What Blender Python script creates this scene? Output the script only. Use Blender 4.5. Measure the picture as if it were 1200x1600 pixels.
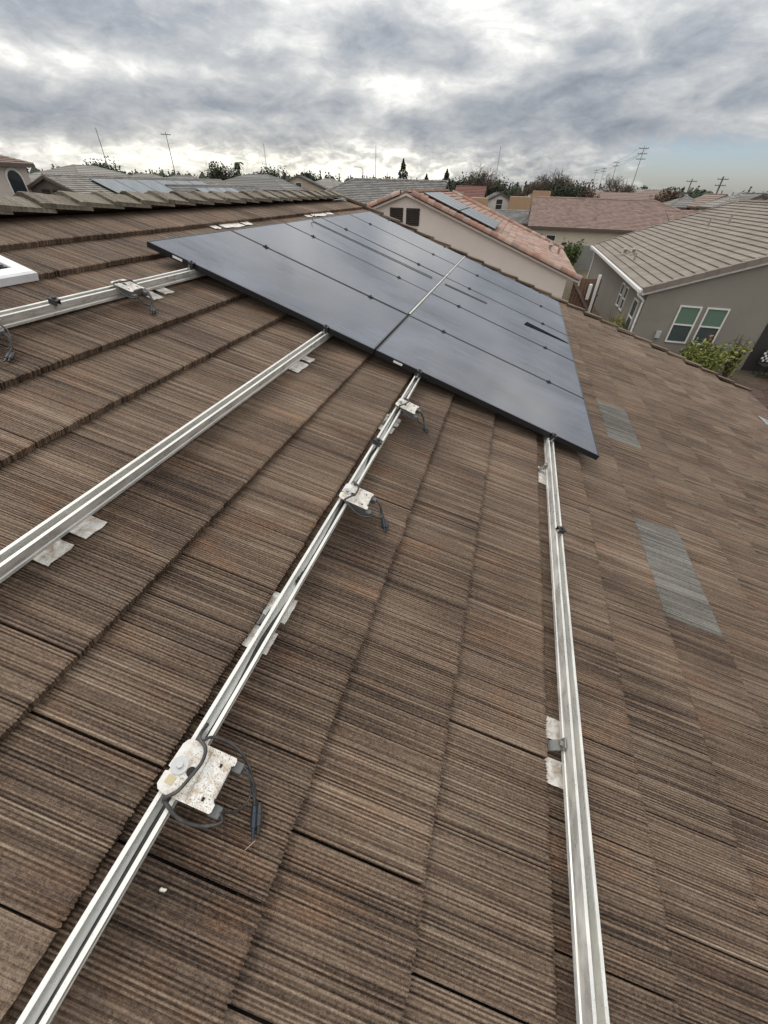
import bpy, math, random
from mathutils import Vector, Matrix

random.seed(7)
for o in list(bpy.data.objects):
    bpy.data.objects.remove(o)
SC = bpy.context.scene
COL = SC.collection
R = math.radians

# ------------------------------------------------------------------ camera
CAMZ = 5.65
cam_d = bpy.data.cameras.new('camera')
cam = bpy.data.objects.new('camera', cam_d)
COL.objects.link(cam)
right = Vector((0.96166819, 0.27328678, 0.02255282))
down = Vector((0.1905294, -0.60676888, -0.77170595))
fwd = Vector((-0.19721268, 0.74642204, -0.6355795))
cam.matrix_world = Matrix((
    (right.x, -down.x, -fwd.x, 0), (right.y, -down.y, -fwd.y, 0),
    (right.z, -down.z, -fwd.z, CAMZ), (0, 0, 0, 1)))
cam_d.sensor_fit = 'VERTICAL'
cam_d.sensor_height = 36
cam_d.lens = 620 / 1600 * 36
cam_d.clip_start = 0.02
cam_d.clip_end = 6000
SC.camera = cam

# ------------------------------------------------------------------ node helpers
class NT:
    def __init__(s, tree):
        s.t = tree
        tree.nodes.clear()
    def n(s, typ, **kw):
        nd = s.t.nodes.new(typ)
        for k, v in kw.items():
            if k.startswith('i_'):
                key = k[2:]
                key = int(key) if key.isdigit() else key.replace('_', ' ')
                s.put(nd.inputs[key], v)
            else:
                setattr(nd, k, v)
        return nd
    def put(s, sock, v):
        if hasattr(v, 'is_linked') or hasattr(v, 'links'):
            s.t.links.new(v, sock)
        else:
            sock.default_value = v
    def math(s, op, a, b=0.0, c=0.0, clamp=False):
        nd = s.t.nodes.new('ShaderNodeMath')
        nd.operation = op
        nd.use_clamp = clamp
        for i, v in enumerate((a, b, c)):
            s.put(nd.inputs[i], v)
        return nd.outputs[0]
    def mix(s, f, a, b, mode='MIX'):
        nd = s.t.nodes.new('ShaderNodeMix')
        nd.data_type = 'RGBA'
        nd.blend_type = mode
        nd.clamp_factor = True
        s.put(nd.inputs[0], f)
        for i, v in ((6, a), (7, b)):
            if isinstance(v, tuple) and len(v) == 3:
                v = v + (1,)
            s.put(nd.inputs[i], v)
        return nd.outputs[2]
    def ramp(s, f, stops, interp='LINEAR'):
        nd = s.t.nodes.new('ShaderNodeValToRGB')
        cr = nd.color_ramp
        cr.interpolation = interp
        while len(cr.elements) < len(stops):
            cr.elements.new(0.5)
        for e, (p, c) in zip(cr.elements, stops):
            e.position = p
            e.color = (c, c, c, 1) if not isinstance(c, tuple) else (c + (1,))[:4]
        s.put(nd.inputs[0], f)
        return nd.outputs[0]
    def noise(s, vec, scale, detail=4, rough=0.55, w=None, dist=0.0):
        nd = s.t.nodes.new('ShaderNodeTexNoise')
        if w is not None:
            off = s.t.nodes.new('ShaderNodeCombineXYZ')
            s.put(off.inputs[0], w); s.put(off.inputs[2], w)
            ad = s.t.nodes.new('ShaderNodeVectorMath')
            s.put(ad.inputs[0], vec); s.put(ad.inputs[1], off.outputs[0])
            vec = ad.outputs[0]
        s.put(nd.inputs['Vector'], vec)
        nd.inputs['Scale'].default_value = scale
        nd.inputs['Detail'].default_value = detail
        nd.inputs['Roughness'].default_value = rough
        nd.inputs['Distortion'].default_value = dist
        return nd.outputs[0]
    def mapping(s, vec, scale=(1, 1, 1), rot=(0, 0, 0), loc=(0, 0, 0)):
        nd = s.t.nodes.new('ShaderNodeMapping')
        s.put(nd.inputs[0], vec)
        nd.inputs['Location'].default_value = loc
        nd.inputs['Rotation'].default_value = rot
        nd.inputs['Scale'].default_value = scale
        return nd.outputs[0]
    def bump(s, h, strength, dist, normal=None):
        nd = s.t.nodes.new('ShaderNodeBump')
        s.put(nd.inputs['Height'], h)
        nd.inputs['Strength'].default_value = strength
        nd.inputs['Distance'].default_value = dist
        if normal is not None:
            s.put(nd.inputs['Normal'], normal)
        return nd.outputs[0]
    def bsdf(s, color, rough=0.6, metallic=0.0, normal=None, spec=0.5, **kw):
        b = s.t.nodes.new('ShaderNodeBsdfPrincipled')
        if isinstance(color, tuple):
            color = (color + (1,))[:4]
        s.put(b.inputs['Base Color'], color)
        s.put(b.inputs['Roughness'], rough)
        s.put(b.inputs['Metallic'], metallic)
        s.put(b.inputs['Specular IOR Level'], spec)
        if normal is not None:
            s.put(b.inputs['Normal'], normal)
        for k, v in kw.items():
            s.put(b.inputs[k], v)
        o = s.t.nodes.new('ShaderNodeOutputMaterial')
        s.t.links.new(b.outputs[0], o.inputs[0])
        return b

# ------------------------------------------------------------------ world: cloudy sky
SUN_AZ, SUN_EL = -75.0, 66.0        # azimuth from +Y towards +X
W = bpy.data.worlds.new('World')
SC.world = W
W.use_nodes = True
w = NT(W.node_tree)
geo = w.n('ShaderNodeTexCoord')
sep = w.n('ShaderNodeSeparateXYZ', i_0=geo.outputs['Generated'])
az = w.math('ARCTAN2', sep.outputs[0], sep.outputs[1])
hyp = w.math('SQRT', w.math('SUBTRACT', 1.0, w.math('MULTIPLY', sep.outputs[2], sep.outputs[2])))
el = w.math('ARCTAN2', sep.outputs[2], hyp)
azd = w.math('MULTIPLY', az, 180 / math.pi)
eld = w.math('MULTIPLY', el, 180 / math.pi)
sky = w.n('ShaderNodeTexSky', sky_type='NISHITA')
sky.sun_disc = False
sky.sun_elevation = R(SUN_EL)
sky.sun_rotation = R(SUN_AZ)
sky.air_density = 1.2
sky.dust_density = 0.6
sky.ozone_density = 1.0
d3 = geo.outputs['Generated']
# clouds drift apart towards the zenith: stretch the pattern along the horizon
cv = w.mapping(d3, scale=(1.0, 1.0, 2.6), rot=(0, R(16), 0))
n1 = w.noise(w.mapping(cv, loc=(2.3, 5.1, 0.9)), 3.6, 3, 0.50, dist=0.5)
n2 = w.noise(w.mapping(cv, loc=(7.7, 1.3, 4.2)), 9.0, 7, 0.58, dist=0.6)
n3 = w.noise(w.mapping(cv, loc=(0.4, 9.3, 1.1)), 34.0, 5, 0.60, dist=0.4)
ae = w.n('ShaderNodeCombineXYZ', i_0=azd, i_1=eld).outputs[0]
def blob(a0, e0, sa, se, amp):
    mp = w.n('ShaderNodeVectorMath', operation='MULTIPLY_ADD', i_0=ae)
    mp.inputs[1].default_value = (1 / sa, 1 / se, 0)
    mp.inputs[2].default_value = (-a0 / sa, -e0 / se, 0)
    q = w.n('ShaderNodeVectorMath', operation='DOT_PRODUCT', i_0=mp.outputs[0], i_1=mp.outputs[0])
    return w.math('MULTIPLY', w.math('POWER', 0.3679, q.outputs['Value']), amp)
dens = w.math('ADD', w.math('MULTIPLY', n1, 1.0), w.math('MULTIPLY', n2, 0.55))
dens = w.math('ADD', dens, w.math('MULTIPLY', n3, 0.22))
dens = w.math('SUBTRACT', dens, 0.435)
dens = w.math('ADD', dens, w.math('MULTIPLY', blob(-22, 1.4, 30, 1.8, 1.1), w.math('SUBTRACT', n3, 0.5)))
for b in ((-7, 9.6, 7, 2.4, -0.13), (4, 5.2, 10, 2.4, -0.26), (-12.5, 4.7, 4.5, 1.4, -0.17), (-47, 3.9, 9, 1.7, -0.22),
          (-29, 6.0, 11, 1.8, -0.13), (-34, 11.6, 18, 2.2, -0.05), (12, 9.0, 7, 3, -0.03),
          (-45, 7.7, 7, 1.2, 0.25), (-36, 7.6, 6, 0.9, 0.16), (-17, 7.4, 5, 1.4, 0.12),
          (-6, 8.3, 6, 1.2, 0.07), (-1, 11.5, 8, 1.6, 0.05), (-38, 1.5, 14, 1.0, 0.22),
          (-20, 1.0, 12, 1.0, 0.12), (-6, 2.2, 6, 1.2, 0.12)):
    dens = w.math('ADD', dens, blob(*b))
ccol = w.ramp(dens, [(0.12, (0.185, 0.210, 0.248)), (0.28, (0.300, 0.322, 0.355)), (0.42, (0.43, 0.442, 0.452)),
                     (0.54, (0.60, 0.60, 0.592)), (0.66, (0.88, 0.868, 0.82)), (0.80, (1.12, 1.09, 1.02))])
# warm light low on the left horizon side, where the cloud deck ends
lowmask = w.math('MULTIPLY', blob(-30, 0.8, 26, 2.2, 1.0), 0.55, clamp=True)
ccol = w.mix(lowmask, ccol, w.mix(0.55, ccol, (0.98, 0.90, 0.66)))
# gap in the cloud deck: low on the right
gap = w.math('ADD', blob(17, 1.6, 11, 2.6, 1.25), w.math('MULTIPLY', n2, -0.55))
gap = w.math('SUBTRACT', gap, w.math('MULTIPLY', n3, 0.75))
gap = w.math('MULTIPLY', w.math('ADD', gap, 0.32), 1.8, clamp=True)
skc = w.mix(1.0, sky.outputs[0], (0.70, 0.79, 1.06), 'MULTIPLY')
bg_sky = w.n('ShaderNodeBackground', i_Color=skc, i_Strength=0.09)
# an overcast sky is brighter overhead than at the horizon (1 + 2 sin elevation)
grad = w.math('MULTIPLY', w.math('ADD', 1.0, w.math('MULTIPLY', w.math('MAXIMUM', sep.outputs[2], 0.0), 2.0)), 0.86)
bg_cld = w.n('ShaderNodeBackground', i_Color=ccol, i_Strength=grad)
mx = w.n('ShaderNodeMixShader', i_0=gap, i_1=bg_cld.outputs[0], i_2=bg_sky.outputs[0])
wo = w.n('ShaderNodeOutputWorld')
W.node_tree.links.new(mx.outputs[0], wo.inputs[0])

# ------------------------------------------------------------------ sun behind thin cloud
sun_d = bpy.data.lights.new('sun', 'SUN')
sun_d.energy = 0.7
sun_d.angle = R(14)
sun_d.color = (1.0, 0.95, 0.87)
sun = bpy.data.objects.new('sun', sun_d)
COL.objects.link(sun)
sd = Vector((math.sin(R(SUN_AZ)) * math.cos(R(SUN_EL)), math.cos(R(SUN_AZ)) * math.cos(R(SUN_EL)), math.sin(R(SUN_EL))))
sun.rotation_euler = sd.to_track_quat('Z', 'Y').to_euler()
sun.location = (0, 0, 60)

SC.cycles.use_denoising = True
SC.cycles.max_bounces = 5
SC.cycles.diffuse_bounces = 2
SC.cycles.glossy_bounces = 3
W.cycles.sampling_method = 'NONE'
SC.view_settings.view_transform = 'Standard'
SC.view_settings.look = 'None'
SC.view_settings.gamma = 1
SC.view_settings.exposure = 0.36
SC.view_settings.use_curve_mapping = False

# ------------------------------------------------------------------ mesh helpers
class MB:
    def __init__(s):
        s.v, s.f, s.t = [], [], []
    def add(s, vs, fs, tint=0.0):
        o = len(s.v)
        s.v += [tuple(p) for p in vs]
        s.f += [tuple(i + o for i in f) for f in fs]
        s.t += [tint] * len(fs)
        return s
    def box(s, x0, x1, y0, y1, z0, z1, tint=0.0):
        return s.add([(x0, y0, z0), (x1, y0, z0), (x1, y1, z0), (x0, y1, z0),
                      (x0, y0, z1), (x1, y0, z1), (x1, y1, z1), (x0, y1, z1)],
                     [(0, 3, 2, 1), (4, 5, 6, 7), (0, 1, 5, 4), (1, 2, 6, 5), (2, 3, 7, 6), (3, 0, 4, 7)], tint)
    def obox(s, c, u, v, n, hu, hv, hn, tint=0.0):
        c, u, v, n = Vector(c), Vector(u).normalized(), Vector(v).normalized(), Vector(n).normalized()
        p = [c + u * a * hu + v * b * hv + n * d * hn for d in (-1, 1) for a, b in ((-1, -1), (1, -1), (1, 1), (-1, 1))]
        return s.add(p, [(0, 3, 2, 1), (4, 5, 6, 7), (0, 1, 5, 4), (1, 2, 6, 5), (2, 3, 7, 6), (3, 0, 4, 7)], tint)
    def bar(s, p0, p1, wx, wz, tint=0.0):
        p0, p1 = Vector(p0), Vector(p1)
        d = (p1 - p0)
        u = d.normalized()
        side = u.cross(Vector((0, 0, 1)))
        if side.length < 1e-4:
            side = Vector((1, 0, 0))
        side.normalize()
        return s.obox((p0 + p1) / 2, u, side, u.cross(side), d.length / 2, wx / 2, wz / 2, tint)
    def prism_y(s, prof, y0, y1, tint=0.0):
        n = len(prof)
        vs = [(a, y0, b) for a, b in prof] + [(a, y1, b) for a, b in prof]
        fs = [(i, (i + 1) % n, n + (i + 1) % n, n + i) for i in range(n)]
        fs += [tuple(range(n - 1, -1, -1)), tuple(range(n, 2 * n))]
        return s.add(vs, fs, tint)
    def prism_z(s, prof, z0, z1, tint=0.0):
        n = len(prof)
        vs = [(a, b, z0) for a, b in prof] + [(a, b, z1) for a, b in prof]
        fs = [(i, (i + 1) % n, n + (i + 1) % n, n + i) for i in range(n)]
        fs += [tuple(range(n - 1, -1, -1)), tuple(range(n, 2 * n))]
        return s.add(vs, fs, tint)
    def tube(s, pts, r, n=8, r1=None, tint=0.0):
        pts = [Vector(p) for p in pts]
        m = len(pts)
        if r1 is None:
            r1 = r
        vs = []
        ref = None
        for i, p in enumerate(pts):
            t = (pts[min(i + 1, m - 1)] - pts[max(i - 1, 0)]).normalized()
            if ref is None:
                ref = t.cross(Vector((0.13, 0.31, 1)))
                if ref.length < 1e-3:
                    ref = t.cross(Vector((1, 0, 0)))
            a = (ref - t * ref.dot(t)).normalized()
            ref = a
            b = t.cross(a)
            rr = r + (r1 - r) * i / max(1, m - 1)
            vs += [p + (a * math.cos(k * 2 * math.pi / n) + b * math.sin(k * 2 * math.pi / n)) * rr for k in range(n)]
        fs = [(i * n + k, i * n + (k + 1) % n, (i + 1) * n + (k + 1) % n, (i + 1) * n + k) for i in range(m - 1) for k in range(n)]
        fs += [tuple(range(n - 1, -1, -1)), tuple((m - 1) * n + k for k in range(n))]
        return s.add(vs, fs, tint)
    def build(s, name, mat, parent=None, M=None, smooth=False, bevel=0.0):
        me = bpy.data.meshes.new(name)
        me.from_pydata(s.v, [], s.f)
        at = me.attributes.new('tint', 'FLOAT', 'FACE')
        at.data.foreach_set('value', s.t)
        me.materials.append(mat)
        if smooth:
            me.polygons.foreach_set('use_smooth', [True] * len(me.polygons))
        me.update()
        o = bpy.data.objects.new(name, me)
        COL.objects.link(o)
        if parent is not None:
            o.parent = parent
        if M is not None:
            o.matrix_basis = M
        if bevel:
            b = o.modifiers.new('bevel', 'BEVEL')
            b.width = bevel
            b.segments = 2
            b.limit_method = 'ANGLE'
            b.angle_limit = R(40)
        return o

def tag(o, label=None, cat=None, group=None, kind=None):
    if label: o['label'] = label
    if cat: o['category'] = cat
    if group: o['group'] = group
    if kind: o['kind'] = kind
    return o
def thing(name, label, cat, M=None, group=None, loc=None):
    o = bpy.data.objects.new(name, None)
    o.empty_display_size = 0.2
    COL.objects.link(o)
    if loc is not None:
        M = Matrix.Translation(Vector(loc))
    if M is not None:
        o.matrix_basis = M
    return tag(o, label, cat, group)
def spline(pts, sub=6):
    P = [Vector(p) for p in pts]
    P = [P[0] * 2 - P[1]] + P + [P[-1] * 2 - P[-2]]
    out = []
    for i in range(1, len(P) - 2):
        for k in range(sub):
            t = k / sub
            a, b, c, d = P[i - 1], P[i], P[i + 1], P[i + 2]
            out.append(0.5 * ((2 * b) + (c - a) * t + (2 * a - 5 * b + 4 * c - d) * t * t + (-a + 3 * b - 3 * c + d) * t ** 3))
    out.append(P[-2])
    return out

# ------------------------------------------------------------------ materials
TH = math.atan(4 / 12)
def newmat(name):
    m = bpy.data.materials.new(name)
    m.use_nodes = True
    return m, NT(m.node_tree)

def roof_coords(t):
    g = t.n('ShaderNodeNewGeometry')
    return t.mapping(g.outputs['Position'], rot=(0, -TH, 0))

def tile_material(name, stops, red, grey, gloss=0.72, stains=None):
    m, t = newmat(name)
    rc = roof_coords(t)
    oi = t.n('ShaderNodeObjectInfo')
    at = t.n('ShaderNodeAttribute', attribute_name='tint')
    rnd = t.math('FRACT', t.math('ADD', oi.outputs['Random'], at.outputs['Fac']))
    rw = t.math('MULTIPLY', rnd, 37.0)
    streak = t.noise(t.mapping(rc, scale=(1.0, 46, 1.0)), 1.0, 5, 0.62, w=rw)
    fine = t.noise(t.mapping(rc, scale=(1.2, 165, 1.2)), 1.0, 2, 0.6, w=rw)
    blot = t.noise(t.mapping(rc, scale=(1, 1.4, 1)), 1.9, 5, 0.6)
    patch = t.noise(t.mapping(rc, scale=(4.5, 8, 4.5)), 1.0, 4, 0.65, w=rw)
    grain = t.noise(rc, 420, 3, 0.7)
    grain2 = t.noise(rc, 120, 2, 0.7)
    v = t.math('ADD', t.math('MULTIPLY', streak, 0.32), t.math('MULTIPLY', fine, 0.70))
    v = t.math('ADD', v, t.math('MULTIPLY', t.math('SUBTRACT', grain, 0.5), 0.42))
    v = t.math('ADD', v, t.math('MULTIPLY', t.math('SUBTRACT', grain2, 0.5), 0.34))
    v = t.math('ADD', v, t.math('MULTIPLY', t.math('SUBTRACT', blot, 0.5), 0.30))
    v = t.math('ADD', v, t.math('MULTIPLY', t.math('SUBTRACT', rnd, 0.5), 0.05))
    if stains:
        for (s0, y0, sa, sb, amp) in stains:
            mp = t.n('ShaderNodeVectorMath', operation='MULTIPLY_ADD', i_0=rc)
            mp.inputs[1].default_value = (1 / sa, 1 / sb, 0)
            mp.inputs[2].default_value = (-(s0 - 1.7867) / sa, -y0 / sb, 0)
            q = t.n('ShaderNodeVectorMath', operation='DOT_PRODUCT', i_0=mp.outputs[0], i_1=mp.outputs[0])
            v = t.math('SUBTRACT', v, t.math('MULTIPLY', t.math('POWER', 0.3679, q.outputs['Value']), t.math('MULTIPLY', blot, amp)))
    col = t.ramp(v, stops)
    r2 = t.math('FRACT', t.math('MULTIPLY', rnd, 7.31))
    redf = t.math('MULTIPLY', t.ramp(patch, [(0.50, 0.0), (0.72, 1.0)]), t.math('MULTIPLY', r2, 0.75))
    col = t.mix(redf, col, t.mix(1.0, col, red, 'MULTIPLY'))
    r3 = t.math('FRACT', t.math('MULTIPLY', rnd, 13.7))
    patch2 = t.noise(t.mapping(rc, scale=(3.5, 11, 3.5), loc=(5, 3, 1)), 1.0, 4, 0.65, w=rw)
    gf = t.math('MULTIPLY', t.ramp(patch2, [(0.50, 0.0), (0.74, 1.0)]), t.math('MULTIPLY', r3, 0.8))
    col = t.mix(gf, col, t.mix(1.0, col, grey, 'MULTIPLY'))
    pit = t.ramp(grain, [(0.30, 0.0), (0.36, 1.0)])
    col = t.mix(t.math('SUBTRACT', 1.0, pit), col, (0.02, 0.016, 0.013))
    h = t.math('ADD', t.math('MULTIPLY', fine, 0.5), t.math('MULTIPLY', grain, 0.22))
    h = t.math('ADD', h, t.math('MULTIPLY', pit, 0.35))
    t.bsdf(col, t.math('ADD', gloss, t.math('MULTIPLY', t.math('SUBTRACT', blot, 0.5), 0.2)), 0, t.bump(h, 0.75, 0.004), spec=0.35)
    return m

TILE = tile_material('brown_concrete_tile',
    [(0.30, (0.016, 0.0095, 0.0065)), (0.42, (0.076, 0.049, 0.033)), (0.52, (0.144, 0.098, 0.067)),
     (0.64, (0.226, 0.165, 0.117)), (0.80, (0.35, 0.28, 0.21))],
    (1.25, 0.93, 0.72), (0.86, 0.94, 0.98),
    stains=[(-.01, 1.12, .13, .16, .32), (.02, 2.12, .14, .18, .26), (-.03, .02, .15, .13, .22), (-.70, 1.02, .16, .22, .24), (-1.72, 1.9, .18, .4, .16)])
TILE_GREY = tile_material('grey_painted_tile',
    [(0.33, (0.035, 0.030, 0.025)), (0.42, (0.095, 0.082, 0.068)), (0.52, (0.158, 0.146, 0.128)),
     (0.64, (0.235, 0.225, 0.205)), (0.82, (0.40, 0.395, 0.37))], (1.0, 0.97, 0.93), (0.95, 0.98, 1.0))
TILE_RIDGE = tile_material('weathered_ridge_tile',
    [(0.30, (0.040, 0.031, 0.023)), (0.44, (0.105, 0.084, 0.062)), (0.56, (0.185, 0.155, 0.118)),
     (0.70, (0.285, 0.25, 0.198)), (0.86, (0.43, 0.395, 0.33))], (1.02, 0.95, 0.86), (0.9, 0.95, 0.9))

def simple(name, col, rough=0.6, metallic=0.0, var=0.15, scale=6.0, bump=0.15, bdist=0.004, bscale=60.0, dirt=None, dirt_amt=0.35, dirt_scale=3.0, spec=0.5):
    m, t = newmat(name)
    tc = t.n('ShaderNodeTexCoord')
    vec = tc.outputs['Object']
    oi = t.n('ShaderNodeObjectInfo')
    nz = t.noise(vec, scale, 5, 0.6, w=t.math('MULTIPLY', oi.outputs['Random'], 20.0))
    f = t.math('ADD', 1.0 - var, t.math('MULTIPLY', nz, var * 2))
    c = t.mix(1.0, col, t.n('ShaderNodeCombineColor', i_0=f, i_1=f, i_2=f).outputs[0], 'MULTIPLY')
    if dirt:
        dn = t.ramp(t.noise(vec, dirt_scale, 6, 0.68), [(0.46, 0.0), (0.70, 1.0)])
        c = t.mix(t.math('MULTIPLY', dn, dirt_amt), c, dirt)
    bn = t.bump(t.noise(vec, bscale, 4, 0.6), bump, bdist) if bump else None
    t.bsdf(c, t.math('ADD', rough - 0.06, t.math('MULTIPLY', nz, 0.12)), metallic, bn, spec)
    return m

def tinted(name, cols, rough=0.8, bscale=30, bump=0.3, nscale=2.0, var=0.35):
    """per-piece colour choice (object random + face tint), with stains"""
    m, t = newmat(name)
    tc = t.n('ShaderNodeTexCoord')
    g = t.n('ShaderNodeNewGeometry')
    oi = t.n('ShaderNodeObjectInfo')
    at = t.n('ShaderNodeAttribute', attribute_name='tint')
    rnd = t.math('FRACT', t.math('ADD', oi.outputs['Random'], at.outputs['Fac']))
    k = len(cols)
    c = t.ramp(rnd, [(i / k, cc) for i, cc in enumerate(cols)], 'CONSTANT')
    nz = t.noise(g.outputs['Position'], nscale, 6, 0.65)
    f = t.math('ADD', 1.0 - var, t.math('MULTIPLY', nz, var * 2))
    c = t.mix(1.0, c, t.n('ShaderNodeCombineColor', i_0=f, i_1=f, i_2=f).outputs[0], 'MULTIPLY')
    t.bsdf(c, rough, 0, t.bump(t.noise(g.outputs['Position'], bscale, 4, 0.6), bump, 0.01), 0.35)
    return m

# aluminium rail: weathered mill finish, white oxide and pits
def rail_material():
    m, t = newmat('weathered_aluminium')
    tc = t.n('ShaderNodeTexCoord')
    v = tc.outputs['Object']
    st = t.noise(t.mapping(v, scale=(60, 1.6, 60)), 1.0, 5, 0.6)
    ox = t.ramp(t.noise(t.mapping(v, scale=(20, 7, 20)), 1.0, 6, 0.7), [(0.42, 0.0), (0.66, 1.0)])
    pit = t.ramp(t.noise(v, 170, 3, 0.6), [(0.30, 1.0), (0.36, 0.0)])
    pz = t.ramp(t.noise(v, 9, 3, 0.6), [(0.46, 0.0), (0.6, 1.0)])
    c = t.mix(st, (0.50, 0.49, 0.455), (0.74, 0.73, 0.69))
    c = t.mix(t.math('MULTIPLY', ox, 0.6), c, (0.80, 0.775, 0.70))
    c = t.mix(t.math('MULTIPLY', t.math('MULTIPLY', pit, pz), 0.55), c, (0.08, 0.07, 0.055))
    met = t.math('SUBTRACT', 0.45, t.math('MULTIPLY', ox, 0.35))
    t.bsdf(c, t.math('ADD', 0.27, t.math('MULTIPLY', ox, 0.28)), met, t.bump(t.noise(v, 240, 3), 0.12, 0.001))
    return m
ALU = rail_material()
def flashing_material():
    m, t = newmat('stained_white_flashing')
    tc = t.n('ShaderNodeTexCoord')
    v = tc.outputs['Object']
    oi = t.n('ShaderNodeObjectInfo')
    w4 = t.math('MULTIPLY', oi.outputs['Random'], 30.0)
    n = t.noise(v, 34, 6, 0.7, w=w4)
    n2 = t.noise(v, 130, 4, 0.7, w=w4)
    c = t.mix(t.ramp(n, [(0.46, 0.0), (0.68, 1.0)]), (0.70, 0.675, 0.63), (0.36, 0.27, 0.18))
    c = t.mix(t.math('MULTIPLY', t.ramp(n2, [(0.60, 0.0), (0.70, 1.0)]), 0.7), c, (0.12, 0.085, 0.055))
    t.bsdf(c, 0.5, 0.12, t.bump(t.noise(v, 50, 4), 0.5, 0.004))
    return m
FLASH = flashing_material()
def plate_material():
    m, t = newmat('spattered_inverter_plate')
    tc = t.n('ShaderNodeTexCoord')
    v = tc.outputs['Object']
    sp = t.n('ShaderNodeSeparateXYZ', i_0=v)
    oi = t.n('ShaderNodeObjectInfo')
    w4 = t.math('MULTIPLY', oi.outputs['Random'], 30.0)
    n = t.noise(v, 60, 5, 0.7, w=w4)
    n2 = t.noise(v, 300, 3, 0.6, w=w4)
    far = t.math('MULTIPLY', t.math('ADD', sp.outputs[0], 0.022), 30.0, clamp=True)
    c = t.mix(t.math('MULTIPLY', t.ramp(n, [(0.44, 0.0), (0.66, 1.0)]), t.math('ADD', 0.22, t.math('MULTIPLY', far, 0.7))), (0.64, 0.62, 0.58), (0.36, 0.27, 0.17))
    s2 = t.math('MULTIPLY', t.ramp(n2, [(0.57, 0.0), (0.66, 1.0)]), t.math('ADD', 0.08, t.math('MULTIPLY', far, 0.9)))
    c = t.mix(s2, c, (0.10, 0.075, 0.05))
    t.bsdf(c, 0.42, 0.15, t.bump(n2, 0.3, 0.001))
    return m
PLATE = plate_material()
BLACKP = simple('black_plastic', (0.018, 0.018, 0.019), 0.5, var=0.3, bump=0.1, dirt=(0.10, 0.085, 0.07), dirt_amt=0.5, dirt_scale=20)
CABLE = simple('dusty_black_cable', (0.028, 0.027, 0.027), 0.55, var=0.3, bump=0, dirt=(0.12, 0.105, 0.09), dirt_amt=0.6, dirt_scale=25)
GREYP = simple('grey_plastic', (0.10, 0.10, 0.10), 0.55, var=0.2, bump=0.1, dirt=(0.16, 0.14, 0.12), dirt_amt=0.5, dirt_scale=30)
BLUEP = simple('blue_black_plug', (0.010, 0.018, 0.026), 0.45, var=0.3, bump=0)
STEEL = simple('dull_steel', (0.45, 0.45, 0.44), 0.38, 0.8, var=0.2, bump=0.1)
BRACKET = simple('grey_bracket_metal', (0.30, 0.295, 0.28), 0.45, 0.6, var=0.25, bump=0.2, dirt=(0.14, 0.11, 0.08), dirt_amt=0.5, dirt_scale=25)
YELLOWL = simple('faded_yellow_label', (0.48, 0.41, 0.25), 0.7, var=0.2, bump=0)
WHITEL = simple('white_label', (0.72, 0.72, 0.72), 0.6, var=0.05, bump=0)
WHITEM = simple('white_painted_metal', (0.74, 0.74, 0.75), 0.4, 0.0, var=0.06, bump=0.1, dirt=(0.45, 0.43, 0.40), dirt_amt=0.4, dirt_scale=8)
FRAMEB = simple('black_anodised_frame', (0.022, 0.023, 0.026), 0.34, 0.35, var=0.2, bump=0.05)
DARKGAP = simple('roof_underlay', (0.02, 0.018, 0.016), 0.9, var=0.3)
PEBBLE = simple('pale_pebble', (0.7, 0.66, 0.6), 0.8)
TWIG = simple('dry_twig', (0.45, 0.33, 0.24), 0.8)

def glass_material():
    m, t = newmat('dusty_wet_panel_glass')
    tc = t.n('ShaderNodeTexCoord')
    v = tc.outputs['Object']
    g = t.n('ShaderNodeNewGeometry')
    p = t.mapping(g.outputs['Position'], rot=(0, -TH, 0))
    big = t.noise(t.mapping(p, scale=(1.2, 1.9, 1)), 1.0, 6, 0.62, dist=0.6)
    streak = t.noise(t.mapping(p, scale=(1.4, 26, 1)), 1.0, 5, 0.65, dist=0.3)
    drop = t.noise(p, 130, 3, 0.65)
    film = t.math('ADD', t.math('MULTIPLY', big, 0.65), t.math('MULTIPLY', streak, 0.35))
    film = t.ramp(film, [(0.36, 0.0), (0.50, 0.45), (0.66, 1.0)])
    # cell grid barely visible under the glass
    sp = t.n('ShaderNodeSeparateXYZ', i_0=v)
    gx = t.math('PINGPONG', sp.outputs[0], 0.0865)
    gy = t.math('PINGPONG', sp.outputs[1], 0.0840)
    line = t.math('MAXIMUM', t.math('LESS_THAN', gx, 0.0016), t.math('LESS_THAN', gy, 0.0016))
    base = t.mix(line, (0.012, 0.015, 0.027), (0.004, 0.004, 0.005))
    base = t.mix(t.math('ADD', 0.02, t.math('MULTIPLY', film, 0.22)), base, (0.33, 0.36, 0.45))
    base = t.mix(t.math('MULTIPLY', t.ramp(drop, [(0.60, 0.0), (0.70, 1.0)]), 0.07), base, (0.45, 0.45, 0.45))
    rough = t.math('ADD', 0.04, t.math('MULTIPLY', film, 0.13))
    rough = t.math('ADD', rough, t.math('MULTIPLY', drop, 0.08))
    t.bsdf(base, rough, 0, t.bump(t.math('ADD', t.math('MULTIPLY', drop, 0.3), streak), 0.05, 0.002), 0.5, **{'IOR': 1.7})
    return m
GLASS = glass_material()

def stucco(name, col, dark=0.25):
    return simple(name, col, 0.9, var=0.10, scale=0.7, bump=0.5, bdist=0.01, bscale=38, dirt=tuple(c * (1 - dark) for c in col), dirt_amt=0.6, dirt_scale=0.5, spec=0.25)

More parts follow.
